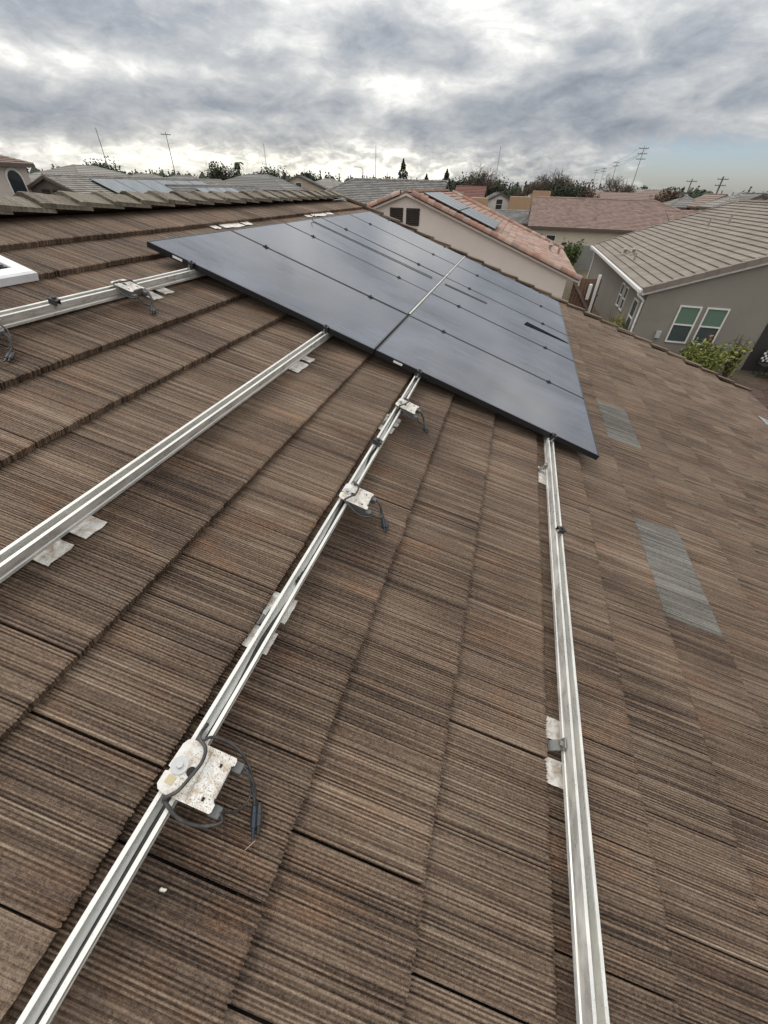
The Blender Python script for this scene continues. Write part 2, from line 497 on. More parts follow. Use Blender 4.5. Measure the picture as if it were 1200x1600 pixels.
# ================================================================== GROUND
def ground_material():
    m, t = newmat('ground_soil_grass')
    g = t.n('ShaderNodeNewGeometry')
    p = g.outputs['Position']
    a = t.noise(p, 0.35, 6, 0.65)
    b = t.noise(p, 6.0, 5, 0.7)
    c = t.mix(t.ramp(a, [(0.42, 0.0), (0.58, 1.0)]), (0.085, 0.058, 0.042), (0.07, 0.085, 0.035))
    c = t.mix(t.ramp(b, [(0.35, 0.0), (0.7, 1.0)]), c, (0.13, 0.10, 0.078))
    t.bsdf(c, 0.95, 0, t.bump(b, 0.8, 0.08), 0.2)
    return m
g = MB()
g.add([(-3000, -3000, 0), (3000, -3000, 0), (3000, 3000, 0), (-3000, 3000, 0)], [(0, 1, 2, 3)])
tag(g.build('ground', ground_material()), kind='structure')
# ================================================================== OUR HOUSE AND ITS TILED ROOF
RN = Vector((math.sin(TH), 0, math.cos(TH)))
RS = Vector((math.cos(TH), 0, -math.sin(TH)))
RO = Vector((0, 0, CAMZ)) - 1.24 * RN
MROOF = Matrix(((RS.x, 0, RN.x, RO.x), (0, 1, 0, RO.y), (RS.z, 0, RN.z, RO.z), (0, 0, 0, 1)))
S_RIDGE, S_EAVE, Y_NEAR, Y_FAR = -3.15, 5.45, -3.0, 9.0
def onroof(s, y, h): return MROOF @ Vector((s, y, h))
ridge_w, eave_w = onroof(S_RIDGE, 0, 0), onroof(S_EAVE, 0, 0)
HX = ridge_w.x
home = thing('house', 'cream stucco house whose brown ribbed tile roof fills the foreground', 'house', loc=(HX, 3, 0))
IH = home.matrix_basis.inverted()
STUCCO_HOME = stucco('cream_stucco', (0.50, 0.43, 0.36))
hw = MB()
half = eave_w.x - HX - 0.45
k = 4 / 12
zt = lambda dx: ridge_w.z - 0.10 - abs(dx) * k
prof = [(-half, 0), (half, 0), (half, zt(half)), (0, zt(0)), (-half, zt(half))]
hw.prism_y(prof, Y_NEAR - 3 + 0.4, Y_FAR - 3 - 0.35)
hw.build('wall', STUCCO_HOME, home)
deck = MB()
full = eave_w.x - HX
deck.prism_y([(-full, ridge_w.z - 0.09 - full * k), (0, ridge_w.z - 0.09), (full, ridge_w.z - 0.09 - full * k),
              (full, ridge_w.z - 0.05 - full * k), (0, ridge_w.z - 0.05), (-full, ridge_w.z - 0.05 - full * k)], Y_NEAR - 3, Y_FAR - 3)
roof = deck.build('roof', DARKGAP, home)
fas = MB()
fas.box(full - 0.06, full - 0.02, Y_NEAR - 3, Y_FAR - 3, eave_w.z - 0.30, eave_w.z - 0.08)
fas.box(-full + 0.02, -full + 0.06, Y_NEAR - 3, Y_FAR - 3, eave_w.z - 0.30, eave_w.z - 0.08)
fas.build('fascia', simple('brown_fascia', (0.16, 0.11, 0.08), 0.6), home)
MR = IH @ MROOF

EXPO, TW, PITCH = 0.350, 0.2775, 0.283
EDGE0 = 0.142
def tile_geo(rng, ribs, mb, ox=0.0, oy=0.0, oz=0.0, tint=0.0, mirror=False):
    ys, hs, jag = [], [], []
    cur = -TW / 2
    wid = [rng.uniform(0.86, 1.15) for _ in range(ribs)]
    sw = sum(wid)
    chunk = [rng.uniform(-0.0035, 0.002) for _ in range(9)]
    for i, q in enumerate(wid):
        q = q / sw * TW
        dep = rng.uniform(0.0030, 0.0050) if rng.random() < .85 else rng.uniform(.0015, .0065)
        cr = rng.uniform(-0.0012, 0.0012)
        u = (cur + TW / 2) / TW * 8
        j = chunk[int(u)] * (1 - u % 1) + chunk[min(8, int(u) + 1)] * (u % 1)
        if ribs > 15:
            ys += [cur + 0.10 * q, cur + 0.38 * q, cur + 0.80 * q]
            hs += [-dep, cr, cr * 0.5]
            jag += [j - 0.0035 + rng.uniform(-0.003, 0.001), j + rng.uniform(-0.003, 0.002), j + rng.uniform(-0.003, 0.002)]
        else:
            ys += [cur + 0.1 * q, cur + 0.55 * q]
            hs += [-dep, cr]
            jag += [j - 0.003, j]
        cur += q
    ys += [TW / 2]; hs += [-0.002]; jag += [chunk[8]]
    ys[0] = -TW / 2
    n = len(ys)
    k = 0.036 / EXPO
    rows = []
    rows.append([(-0.415, y, 0.018 - 0.415 * k + h) for y, h in zip(ys, hs)])
    rows.append([(-0.011 + j * 0.6, y, 0.018 - 0.011 * k + h) for y, h, j in zip(ys, hs, jag)])
    rows.append([(j, y, 0.0140 + h * 0.8 + rng.uniform(-0.0015, 0.0015)) for y, h, j in zip(ys, hs, jag)])
    rows.append([(j * 0.5 - 0.003 + rng.uniform(-0.0015, 0.0015), y, -0.0170) for y, h, j in zip(ys, hs, jag)])
    vs = [p for r in rows for p in r]
    fs = [(r * n + i, (r + 1) * n + i, (r + 1) * n + i + 1, r * n + i + 1) for r in range(3) for i in range(n - 1)]
    b = len(vs)
    vs += [(-0.415, ys[0], 0.018 - 0.415 * k - 0.028), (-0.415, ys[-1], 0.018 - 0.415 * k - 0.028)]
    fs += [(0, b, 3 * n, 2 * n, n), (n - 1, 2 * n - 1, 3 * n - 1, 4 * n - 1, b + 1), (b, b + 1, 4 * n - 1, 3 * n), (0, n - 1, b + 1, b)]
    if mirror:
        vs = [(-x, y, z) for x, y, z in vs]
        fs = [tuple(reversed(f)) for f in fs]
    mb.add([(x + ox, y + oy, z + oz) for x, y, z in vs], fs, tint)

rt = random.Random(11)
variants, variants_grey = [], []
for i in range(14):
    mb = MB()
    tile_geo(rt, 33, mb)
    o = mb.build('tile', TILE)
    variants.append(o.data)
    COL.objects.unlink(o); bpy.data.objects.remove(o)
    if i < 6:
        me = o_data = variants[-1].copy()
        me.materials.clear(); me.materials.append(TILE_GREY)
        variants_grey.append(me)
cells = []
kk = -8
campos = Vector((0, 0, CAMZ))
edges = [EDGE0 + EXPO * i for i in range(-8, 16)]
for ci, e in enumerate(edges):
    off = 0.194 if ci % 2 else 0.053      # running bond, joints staggered by half a tile
    j0 = int((Y_NEAR - off) / PITCH) - 1
    for j in range(j0, 60):
        yc = off + (j + 0.5) * PITCH
        if yc - TW / 2 < Y_NEAR - 0.15 or yc + TW / 2 > Y_FAR - 0.02:
            continue
        p = onroof(e - EXPO / 2, yc, 0)
        d = p - campos
        zc = d.dot(fwd)
        u, v_ = (d.dot(right) / zc * 620, d.dot(down) / zc * 620) if zc > 0.05 else (9e3, 9e3)
        seen = zc > 0.05 and -760 < u < 760 and -820 < v_ < 980
        under = -2.3 < e - EXPO / 2 < 1.28 and 3.05 < yc < 8.1
        wgt = abs(d.normalized().dot(RN)) / d.length_squared if (seen and not under) else 0
        grey = abs(e - (EDGE0 + 5 * EXPO)) < 0.01 and (1.58 < yc < 2.44 or 3.52 < yc < 4.40)
        cells.append((wgt + (9 if grey else 0), e, yc, grey))
cells.sort(key=lambda c: -c[0])
rest = MB()
for i, (wgt, e, yc, grey) in enumerate(cells):
    js, jy, jh = rt.uniform(-0.0015, 0.0015), rt.uniform(-0.0012, 0.0012), rt.uniform(-0.0015, 0.002)
    if i < 300:
        o = bpy.data.objects.new('tile', rt.choice(variants_grey if grey else variants))
        COL.objects.link(o)
        o.parent = roof
        o.matrix_basis = MR @ Matrix.Translation((e + js, yc + jy, jh)) @ Matrix.Rotation(rt.uniform(-0.003, 0.003), 4, 'Z')
        if grey: o['label'] = 'pale grey roof tile among the brown ones'
    else:
        tile_geo(rt, 20 if wgt > 0 else 5, rest, e + js, yc + jy, jh, rt.random())
tag(rest.build('far_roof_tiles', TILE, roof, MR), kind='stuff')
# the slope behind the ridge, seen only edge-on
back = MB()
for i in range(24):
    e = S_RIDGE + 0.30 + EXPO * i
    for j in range(int((Y_FAR - Y_NEAR) / PITCH) - 1):
        yc = Y_NEAR + (j + 0.5 + 0.5 * (i % 2)) * PITCH
        tile_geo(rt, 4, back, e - S_RIDGE, yc, 0, rt.random())
MB_ = IH @ Matrix.Translation(ridge_w) @ Matrix.Scale(-1, 4, Vector((1, 0, 0))) @ Matrix.Rotation(TH, 4, 'Y') 
ob = back.build('back_slope_tiles', TILE, roof, MB_)
tag(ob, kind='stuff')

# ridge caps: angled pieces, each tail resting on the piece before it
def cap_geo(rng):
    mb = MB()
    prof = []
    wing = 0.185
    m = 9
    for i in range(-m, m + 1):
        a = i / m * wing
        bumpz = (0.002 if i % 2 else -0.002) * rng.uniform(0.4, 1.2)
        prof.append((a * math.cos(TH), 0.075 - abs(a) * math.sin(TH) * 1.12 + bumpz - (0.004 if i == 0 else 0)))
    n = len(prof)
    vs = []
    for y, lift, drop in ((0.40, -0.012, 0), (0.014, 0.022, 0), (0.0, 0.018, 0)):
        vs += [(x * (1 + lift), y + (rng.uniform(-0.006, 0.006) if y < 0.1 else 0), z + lift) for x, z in prof]
    vs += [(x * 0.99, 0.003, z + 0.018 - 0.026) for x, z in prof]
    vs += [(x * 0.99, 0.40, z - 0.012 - 0.024) for x, z in prof]
    fs = [(r * n + i + 1, (r + 1) * n + i + 1, (r + 1) * n + i, r * n + i) for r in range(4) for i in range(n - 1)]
    fs += [tuple(r * n for r in range(5)), tuple(r * n + n - 1 for r in range(4, -1, -1))]
    fs += [(4 * n + i, 4 * n + i + 1, i + 1, i) for i in range(n - 1)]
    mb.add(vs, fs)
    return mb
capm = []
for i in range(6):
    o = cap_geo(rt).build('ridge_tile', TILE_RIDGE)
    capm.append(o.data); bpy.data.objects.remove(o)
y = Y_NEAR
while y < Y_FAR - 0.36:
    o = bpy.data.objects.new('ridge_tile', rt.choice(capm))
    COL.objects.link(o); o.parent = roof
    o.matrix_basis = IH @ Matrix.Translation(ridge_w + Vector((rt.uniform(-.004, .004), y, rt.uniform(-.003, .003)))) @ Matrix.Rotation(rt.uniform(-.012, .012), 4, 'Z')
    y += 0.316
# rake trim along the far gable: stepped L-shaped pieces
rake_m = []
for i in range(3):
    mb = MB()
    mb.prism_y([(0, 0), (0.40, -0.03), (0.40, 0.002), (0, 0.034)], -0.05, 0.055)
    mb.prism_y([(0, -0.14), (0.40, -0.17), (0.40, -0.035), (0, -0.005)], 0.03, 0.055)
    mb.v = [(x, yy + rt.uniform(-.003, .003), z + rt.uniform(-.003, .003)) for x, yy, z in mb.v]
    o = mb.build('rake_tile', TILE)
    rake_m.append(o.data); bpy.data.objects.remove(o)
s = S_RIDGE + 0.1
MRK = MR
while s < S_EAVE - 0.2:
    o = bpy.data.objects.new('rake_tile', rt.choice(rake_m))
    COL.objects.link(o); o.parent = roof
    # pieces lie tail down-slope: rotate so the high end points to the eave
    o.matrix_basis = MR @ Matrix.Translation((s + 0.40, Y_FAR - 0.03 + rt.uniform(-.004, .004), 0.022)) @ Matrix.Scale(-1, 4, Vector((1, 0, 0)))
    s += 0.352

# ------------------------------------------------------------------ rails, clamps and cable in the channel
RAILS = [-1.925, -0.885, -0.155, 0.904]
RNAME = ['highest', 'second highest', 'third highest, with a cable in its channel', 'lowest']
H_RAIL0, H_RAIL1, H_PAN = 0.028, 0.084, 0.122
railprof = [(-.026, 0), (.026, 0), (.026, .012), (.022, .015), (.022, .024), (.026, .028), (.026, .056), (.014, .056), (.014, .0505), (.0205, .049),
            (.0205, .020), (-.0205, .020), (-.0205, .049), (-.014, .0505), (-.014, .056), (-.026, .056), (-.026, .028), (-.022, .024), (-.022, .015), (-.026, .012)]
railprof = [(a * .80, b) for a, b in railprof]
P0Y, PPY, PWY = 2.780, 1.047, 1.038
P0S, PPS, PLS = -2.280, 1.778, 1.768
rail_labels = ['bare aluminium rail nearest the ridge tiles, two inverters on it', 'bare aluminium rail second from the ridge, running off the left edge',
               'aluminium rail carrying three inverters and a black cable in its channel', 'bare aluminium rail farthest down the roof, ending at the bottom edge']
rails = []
for ri, s in enumerate(RAILS):
    r = thing('mounting_rail', rail_labels[ri], 'rail', MROOF @ Matrix.Translation((s, 0, H_RAIL0)), 'mounting rails')
    MB().prism_y(railprof, -1.4, 8.15).build('channel', ALU, r)
    rails.append(r)
    # clamps in the joints between the panels, with bolts
    for c in range(0, 6):
        yy = P0Y + c * PPY - (PPY - PWY) / 2 if 0 < c < 5 else (P0Y - 0.014 if c == 0 else P0Y + 5 * PPY + 0.004)
        h = H_PAN - H_RAIL0
        mb = MB()
        if c in (0, 5):
            d = 1 if c == 0 else -1
            mb.box(-.018, .018, min(yy - d * .016, yy + d * .024), max(yy - d * .016, yy + d * .024), h + .0015, h + .006)
            mb.box(-.018, .018, min(yy - d * .016, yy - d * .011), max(yy - d * .016, yy - d * .011), .057, h + .0015)
        else:
            mb.box(-.022, .022, yy - .015, yy + .015, h + .0015, h + .006)
            mb.box(-.018, .018, yy - .003, yy + .003, .057, h + .0015)
        cl = mb.build('end_clamp' if c in (0, 5) else 'mid_clamp', BLACKP, r)
        MB().tube([(0, yy, h + .006), (0, yy, h + .016)], .0065, 6).build('bolt', BLACKP, cl)
    e = MB().tube([(0, P0Y - .040, .058), (0, P0Y - .040, .066)], .010, 6)
    e.tube([(0, P0Y - .040, .066), (0, P0Y - .040, .084)], .004, 6)
    e.build('stud_nut', STEEL, r)

# black trunk cable in the open channel of the third rail
cab = []
rt2 = random.Random(3)
yy = -1.35
while yy < 2.7:
    cab.append((RAILS[2] + 0.004 + rt2.uniform(-.010, .011), yy, H_RAIL0 + 0.026 + rt2.uniform(0, .006)))
    yy += 0.16
mc = MB().tube([Vector(p) for p in spline(cab, 4)], 0.0058, 7).build('trunk_cable', CABLE, None, MROOF, smooth=True)
tag(mc, 'black cable lying in the open channel of the rail with three inverters', 'cable')
# ribbed splice connector lying in that channel
sp = MB()
for i in range(7):
    sp.tube([(0.004 + 0.0015 * i, 0.80 + i * 0.013, .030), (0.0055 + 0.0015 * i, 0.811 + i * 0.013, .030)], .0095 if i % 2 else .008, 8)
o = sp.build('cable_connector', BLACKP, None, MROOF @ Matrix.Translation((RAILS[2], 0, H_RAIL0)))
tag(o, 'black ribbed cable connector lying in the middle rail channel', 'connector')

# ------------------------------------------------------------------ loose clamps on the bare rails
def loose_clamp(s, y, lab, rz=0.0, big=1.0):
    t = thing('rail_clamp', lab, 'clamp', MROOF @ Matrix.Translation((s, y, H_RAIL1)) @ Matrix.Rotation(rz, 4, 'Z'), 'loose clamps on the bare rails')
    b = MB()
    b.box(-.022, .022, -.016, .016, .022 * big, .028 * big)
    b.box(-.020, .020, -.016, -.011, .001, .022 * big)
    b.box(-.020, .020, .011, .016, .001, .022 * big)
    b.build('body', BLACKP, t, bevel=.0015)
    MB().tube([(0, 0, -.02), (0, 0, .034 * big)], .004, 8).build('bolt', STEEL, t)
    MB().tube([(0, 0, .028 * big), (0, 0, .036 * big)], .009, 6).build('nut', BLACKP, t)
loose_clamp(-1.90, 1.66, 'small black clamp standing on the rail nearest the ridge', 0.25)
loose_clamp(-0.155, 1.755, 'small black clamp on the inverter rail between two inverters', -0.1)
loose_clamp(0.905, 1.745, 'small black clamp on the lowest rail beside its top edge', 0.5, 0.9)

# ------------------------------------------------------------------ roof mounts: stained white flashing and bracket
def wavy(mb, s0, s1, y0, y1, h0, h1, rng, curl=0.0):
    nx, ny = 5, 7
    vs = []
    for i in range(nx + 1):
        for j in range(ny + 1):
            a, b = i / nx, j / ny
            e = 0.0035 * math.sin(6 * b + rng.random()) * a + rng.uniform(-.0015, .0015)
            vs.append((s0 + (s1 - s0) * a + rng.uniform(-.001, .001) * (0 < i), y0 + (y1 - y0) * b, h0 + (h1 - h0) * a + e + curl * a * a))
    m = len(vs)
    fs = [(i * (ny + 1) + j, (i + 1) * (ny + 1) + j, (i + 1) * (ny + 1) + j + 1, i * (ny + 1) + j + 1) for i in range(nx) for j in range(ny)]
    mb.add(vs, fs)
    mb.add([(x, yy, z - .0015) for x, yy, z in vs], [tuple(reversed(f)) for f in fs])
def mount(edge, wings, ybr, rail_s, lab, reach=0.07, bracket=True, curl=0.004):
    rng = random.Random(int(ybr * 1000) + int(edge * 77))
    t = thing('roof_mount', lab, 'roof mount', MROOF @ Matrix.Translation((edge, ybr, 0)), 'white flashed roof mounts')
    for (a, b, rch) in wings:
        mb = MB()
        wavy(mb, -0.03, rch, a - ybr, b - ybr, -.0085, -.0075, rng, curl)
        mb.build('flashing', FLASH, t)
    if bracket:
        mb = MB()
        ds = rail_s - edge
        mb.box(-.03, .012, -.020, .020, -.006, .000)
        mb.obox((0.022, 0, .018), (.55, 0, 1), (0, 1, 0), (1, 0, -.55), .030, .017, .003)
        side = -1 if ds > 0.02 else 1
        mb.box(min(0.03, ds - .027), ds - .0265, -.017, .017, .030, .038)
        mb.box(ds - .0315, ds - .0268, -.017, .017, .020, .066)
        mb.build('bracket', BRACKET, t, bevel=.001)
        MB().tube([(ds - .0315, 0, .050), (ds - .042, 0, .050)], .008, 6).build('bolt', STEEL, t)
mount(0.842, [(0.702, 0.778, .070), (0.560, 0.640, .064)], 0.672, RAILS[3], 'crumpled white roof flashing with bracket beside the lowest rail, close to the camera')
mount(0.842, [(2.30, 2.50, .080)], 2.44, RAILS[3], 'white roof flashing beside the lowest rail just below the solar panels')
mount(-0.908, [(0.520, 0.615, .072), (0.650, 0.738, .080)], 0.632, RAILS[1], 'two white flashing tabs under the second rail at the left edge')
mount(-0.908, [(2.235, 2.395, .085), (2.425, 2.500, .085)], 2.41, RAILS[1], 'two white flashing tabs under the second rail just before the panels')
mount(-0.208, [(0.552, 0.632, .082), (0.672, 0.772, .086)], 0.652, RAILS[2], 'white flashing under the inverter rail between the two nearer inverters')
mount(-0.208, [(2.05, 2.13, .085), (2.15, 2.26, .095)], 2.14, RAILS[2], 'white flashing under the inverter rail next to the farthest inverter')
mount(-1.958, [(2.295, 2.385, .105), (2.425, 2.515, .085)], 2.405, RAILS[0], 'two white flashing tabs below the rail nearest the ridge')
mount(-2.658, [(4.08, 4.19, .075), (4.24, 4.60, .085), (4.64, 4.78, .075)], 4.45, -2.6, 'white flashing strips above the upper panel row, nearer set', bracket=False)
mount(-2.658, [(6.25, 6.40, .075), (6.45, 6.95, .080), (7.0, 7.2, .075)], 6.7, -2.6, 'white flashing strips above the upper panel row, farther set', bracket=False)

# ------------------------------------------------------------------ solar panels
colw = ['nearest the camera', 'second from the camera', 'in the middle of its row', 'second from the far end', 'at the far end']
for row in range(2):
    for c in range(5):
        s0, y0 = P0S + row * PPS, P0Y + c * PPY
        rr = random.Random(row * 9 + c)
        lab = 'black solar panel of the %s row, %s' % (('upper', 'lower')[row], colw[c])
        p = thing('solar_panel', lab, 'solar panel', MROOF @ Matrix.Translation((s0, y0, H_PAN - .038)) @ Matrix.Rotation(rr.uniform(-.0012, .0012), 4, 'Y'), 'black solar panels on the roof')
        f = MB()
        fw = .011
        f.box(0, PLS, 0, fw, 0, .038); f.box(0, PLS, PWY - fw, PWY, 0, .038)
        f.box(0, fw, fw, PWY - fw, 0, .038); f.box(PLS - fw, PLS, fw, PWY - fw, 0, .038)
        f.box(fw, PLS - fw, fw, fw + .02, 0, .002); f.box(fw, PLS - fw, PWY - fw - .02, PWY - fw, 0, .002)
        f.build('frame', FRAMEB, p, bevel=.002)
        gl = MB()
        gl.box(fw + .0002, PLS - fw - .0002, fw + .0002, PWY - fw - .0002, .0300, .0362)
        gl.build('glass', GLASS, p)
        if c == 0:
            MB().box(.20 if row == 0 else .145, .275 if row == 0 else .215, -.0012, -.0002, .012, .028).build('sticker', WHITEL, p)
o = MB().box(P0S + PLS + .000, P0S + PPS + .001, 3.86, 8.0, .0002, .0022).build('joint_reflection', ALU, None, MROOF @ Matrix.Translation((0, 0, H_PAN + .001)))  # strip added for the sky's bright reflection on the frame edges
tag(o, 'narrow silver strip added for the bright reflection along the joint between the two panel rows', 'strip')
MP = MROOF @ Matrix.Translation((0, 0, H_PAN + .001))
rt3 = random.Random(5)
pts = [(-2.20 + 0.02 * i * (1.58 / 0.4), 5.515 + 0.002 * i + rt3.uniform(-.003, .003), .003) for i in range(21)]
o = MB().tube(spline([(-2.215, 5.53, .05), (-2.225, 5.55, .055), (-2.24, 5.53, .03), (-2.225, 5.505, .012)] + pts, 4), .0045, 6).build('dark_line', CABLE, None, MP)  # thin raised dark line across the middle panel, looped at its top
tag(o, 'thin dark line with a small loop on the middle panel of upper row', 'wire')
o = MB().tube([(-0.445 + .03 * i, 5.54 + .0018 * i, .003) for i in range(20)], .0045, 6).build('dark_line', CABLE, None, MP)  # shorter thin dark line on the lower panel
tag(o, 'short thin dark line on the middle panel of lower row', 'wire')
st = MB().prism_z([(0.640, 5.440), (1.245, 5.528), (1.245, 5.538), (0.670, 5.600)],   .0005, .0035).build('dark_reflection', simple('matt_black', (.006, .006, .006), .95, var=.1, bump=0, spec=.1), None, MP)  # dark reflection on the glass, built as a thin black shape
tag(st, 'tapering dark reflection shape on the lower row middle panel', 'strip')

# ------------------------------------------------------------------ microinverters on the rails
def microinverter(s, y, lab, rng, rz=0.0, full=True):
    """origin on the rail's top; a runs down-slope, b along the rail"""
    t = thing('microinverter', lab, 'inverter', MROOF @ Matrix.Translation((s, y, H_RAIL1)) @ Matrix.Rotation(rz, 4, 'Z'), 'microinverters on the rails')
    # mounting plate with rounded tab, notch and folded outer edge
    pts = [(-.028, .038), (-.022, .050), (-.010, .054), (.022, .054), (.024, .055), (.100, .055), (.104, .050),
           (.104, .040), (.097, .036), (.097, -.034), (.104, -.040), (.104, -.054), (.100, -.058), (.020, -.058), (-.008, -.058), (-.024, -.054), (-.031, -.046), (-.031, -.020), (-.024, -.018), (-.024, -.012), (-.030, -.010)]
    pl = MB().prism_z(list(reversed(pts)), .014, .0165)
    pl.prism_y([(.038, .0165), (.044, .0165), (.041, .0195)], -.054, .052)
    pl.prism_y([(.092, .0165), (.099, .0165), (.099, .019), (.096, .021)], -.030, .032)
    plate = pl.build('mounting_plate', PLATE, t)
    MB().tube([(-.008, -.002, .0167), (-.008, -.002, .0195)], .0185, 24).build('washer', STEEL, plate)
    MB().tube([(-.008, -.002, .0195), (-.008, -.002, .0275)], .0075, 6).build('bolt', STEEL, plate)
    hl = MB().tube([(.022, -.004, .0168), (.022, -.004, .0172)], .0105, 18)
    for b in (.032, -.036):
        hl.box(.072, .078, b - .007, b + .001, .0168, .0172)
    hl.build('hole', DARKGAP, plate)
    lb = MB().obox((-.010, -.032, .0172), (1, -.1, 0), (.1, 1, 0), (0, 0, 1), .009, .0085, .0003)
    lb.build('yellow_label', YELLOWL, plate)
    for b in (.036, -.036):
        fl = MB().obox((.0655, b, .0178), (1, 0, .12), (0, 1, 0), (-.12, 0, 1), .005, .005, .0006)
        fl.build('tab', PLATE, plate)
    bd = MB().box(.018, .100, -.052, .050, -.020, .0135)
    bd.build('body', GREYP, t, bevel=.004)
    for b in (.044, -.046):
        MB().box(.098, .124, b - .013, b + .011, -.020, .004).build('connector', GREYP, t, bevel=.003)
    # cables
    q = lambda P, j=.0: [(a - RAILS[2] + rng.uniform(-j, j), b - .199 + rng.uniform(-j, j), h - H_RAIL1) for a, b, h in P]
    c1 = q([(-.034, .153, .085), (-.022, .142, .078), (-.040, .126, .075), (-.073, .118, .078), (-.11, .118, .088), (-.140, .128, .100), (-.154, .136, .107), (-.138, .154, .116), (-.126, .183, .119), (-.124, .216, .120), (-.133, .243, .116), (-.155, .262, .106), (-.160, .30, .080)], .003)
    MB().tube(spline(c1, 6), .0042, 8).build('cable', CABLE, t, smooth=True)
    c2 = q([(-.150, .258, .100), (-.130, .272, .094), (-.092, .278, .085), (-.050, .273, .075), (-.012, .252, .060), (.014, .225, .045), (.030, .200, .034)], .003)
    MB().tube(spline(c2, 6), .0036, 8).build('cable', CABLE, t, smooth=True)
    c3 = q([(-.034, .157, .082), (-.014, .163, .060), (.002, .178, .045), (.012, .202, .036), (.008, .226, .044), (-.008, .242, .064), (-.034, .246, .082)], .003)
    MB().tube(spline(c3, 6), .0030, 8).build('cable', CABLE, t, smooth=True)
    c4 = q([(-.030, .240, .080), (-.008, .240, .068), (.012, .226, .050), (.030, .208, .034)], .002)
    MB().tube(spline(c4, 5), .0036, 8).build('cable', CABLE, t, smooth=True)
    dirv = Vector((.030, -.060, -.010)).normalized()
    for (a, b, hh, L, mt) in ((.026, .210, .032, .075, BLUEP), (.040, .208, .030, .060, BLACKP)):
        p0 = Vector(q([(a, b, hh)])[0])
        pm = MB()
        pm.tube([p0, p0 + dirv * L * .35], .0060, 8, .0085)
        pm.tube([p0 + dirv * L * .36, p0 + dirv * L * .72], .0090, 8, .0085)
        pm.tube([p0 + dirv * L * .73, p0 + dirv * L], .0055, 8, .0035)
        pm.build('plug', mt, t)
    return t
ri = random.Random(21)
microinverter(RAILS[2], .199, 'large spattered white microinverter nearest the camera on the cable rail', ri)
microinverter(RAILS[2] + .004, 1.300, 'small white microinverter midway along the cable rail with plugs hanging', ri, .03)
microinverter(RAILS[2] + .004, 2.265, 'smallest white microinverter on the cable rail, next to the panels', ri, -.04)
microinverter(RAILS[0], 2.125, 'white microinverter on the rail nearest the ridge, left of the panels', ri, .05)
microinverter(RAILS[0], 1.262, 'white microinverter cut off by the left edge of the photo', ri, 0)
o = MB().tube(spline([(.066, .142, .020), (.060, .132, .022), (.053, .121, .012)], 4), .0008, 5).build('twig', TWIG, None, MROOF)
tag(o, 'thin dry straw on the tile below the nearest inverter plugs', 'twig')
pb = MB()
for k_ in range(3):
    pb.tube([(-.071 + .0035 * k_ - .004, .013, .012), (-.071 + .003 * k_, .0135 + .001 * k_, .0165)], .0042 - .0006 * k_, 7, .0022)
o = pb.build('pebble', PEBBLE, None, MROOF, smooth=True)
tag(o, 'tiny white pebble on the dark tile right of the inverter rail', 'pebble')

# ------------------------------------------------------------------ low white roof vent at the left
v = thing('roof_vent', 'low white metal roof vent with dark louvres at the left edge', 'vent', MROOF @ Matrix.Translation((-2.435, 1.585, -.008)))
vb = MB()
def frustum(mb, x0, x1, y0, y1, z0, ins, z1):
    mb.add([(x0, y0, z0), (x1, y0, z0), (x1, y1, z0), (x0, y1, z0), (x0 + ins, y0 + ins, z1), (x1 - ins, y0 + ins, z1), (x1 - ins, y1 - ins, z1), (x0 + ins, y1 - ins, z1)],
           [(0, 1, 5, 4), (1, 2, 6, 5), (2, 3, 7, 6), (3, 0, 4, 7)])
frustum(vb, -.19, .135, -.36, .36, -.004, 0, .036)
frustum(vb, -.19, .135, -.36, .36, .036, .012, .044)
a0, a1, b0, b1 = -.118, .063, -.29, .285
for (x0, x1, y0, y1) in ((-.178, a0, -.348, .348), (a1, .123, -.348, .348), (a0, a1, -.348, b0), (a0, a1, b1, .348)):
    vb.add([(x0, y0, .044), (x1, y0, .044), (x1, y1, .044), (x0, y1, .044)], [(0, 1, 2, 3)])
for (p_, q_) in (((a0, b0), (a1, b0)), ((a1, b0), (a1, b1)), ((a1, b1), (a0, b1)), ((a0, b1), (a0, b0))):
    vb.add([(p_[0], p_[1], .044), (q_[0], q_[1], .044), (q_[0], q_[1], .018), (p_[0], p_[1], .018)], [(0, 1, 2, 3)])
vb.build('housing', WHITEM, v)
MB().box(a0, a1, b0, b1, .014, .018).build('screen', DARKGAP, v)
for i in range(7):
    x = a0 + .016 + i * .025
    MB().obox((x, (b0 + b1) / 2, .030), (1, 0, .7), (0, 1, 0), (-.7, 0, 1), .009, (b1 - b0) / 2, .0008).build('louvre', BLACKP, v)
# vent pipe near the eave at the right edge
v = thing('vent_pipe', 'grey plumbing vent pipe with lead flashing at the right edge of roof', 'pipe', MROOF @ Matrix.Translation((4.98, 7.12, 0.012)) @ Matrix.Rotation(-TH, 4, 'Y'))
MB().tube([(0, 0, -.02), (0, 0, .34)], .045, 14).build('pipe', simple('grey_pipe', (.30, .31, .33), .5), v, smooth=False)
fl = MB()
fl.tube([(0, 0, -.01), (0, 0, .05), (0, 0, .11)], .085, 14, .048)
fl.obox((0, 0, -.008), (math.cos(TH), 0, -math.sin(TH)), (0, 1, 0), (math.sin(TH), 0, math.cos(TH)), .16, .15, .004)
fl.build('flashing', simple('lead_flashing', (.36, .37, .38), .45, .3, dirt=(.15, .13, .11), dirt_scale=9), v)
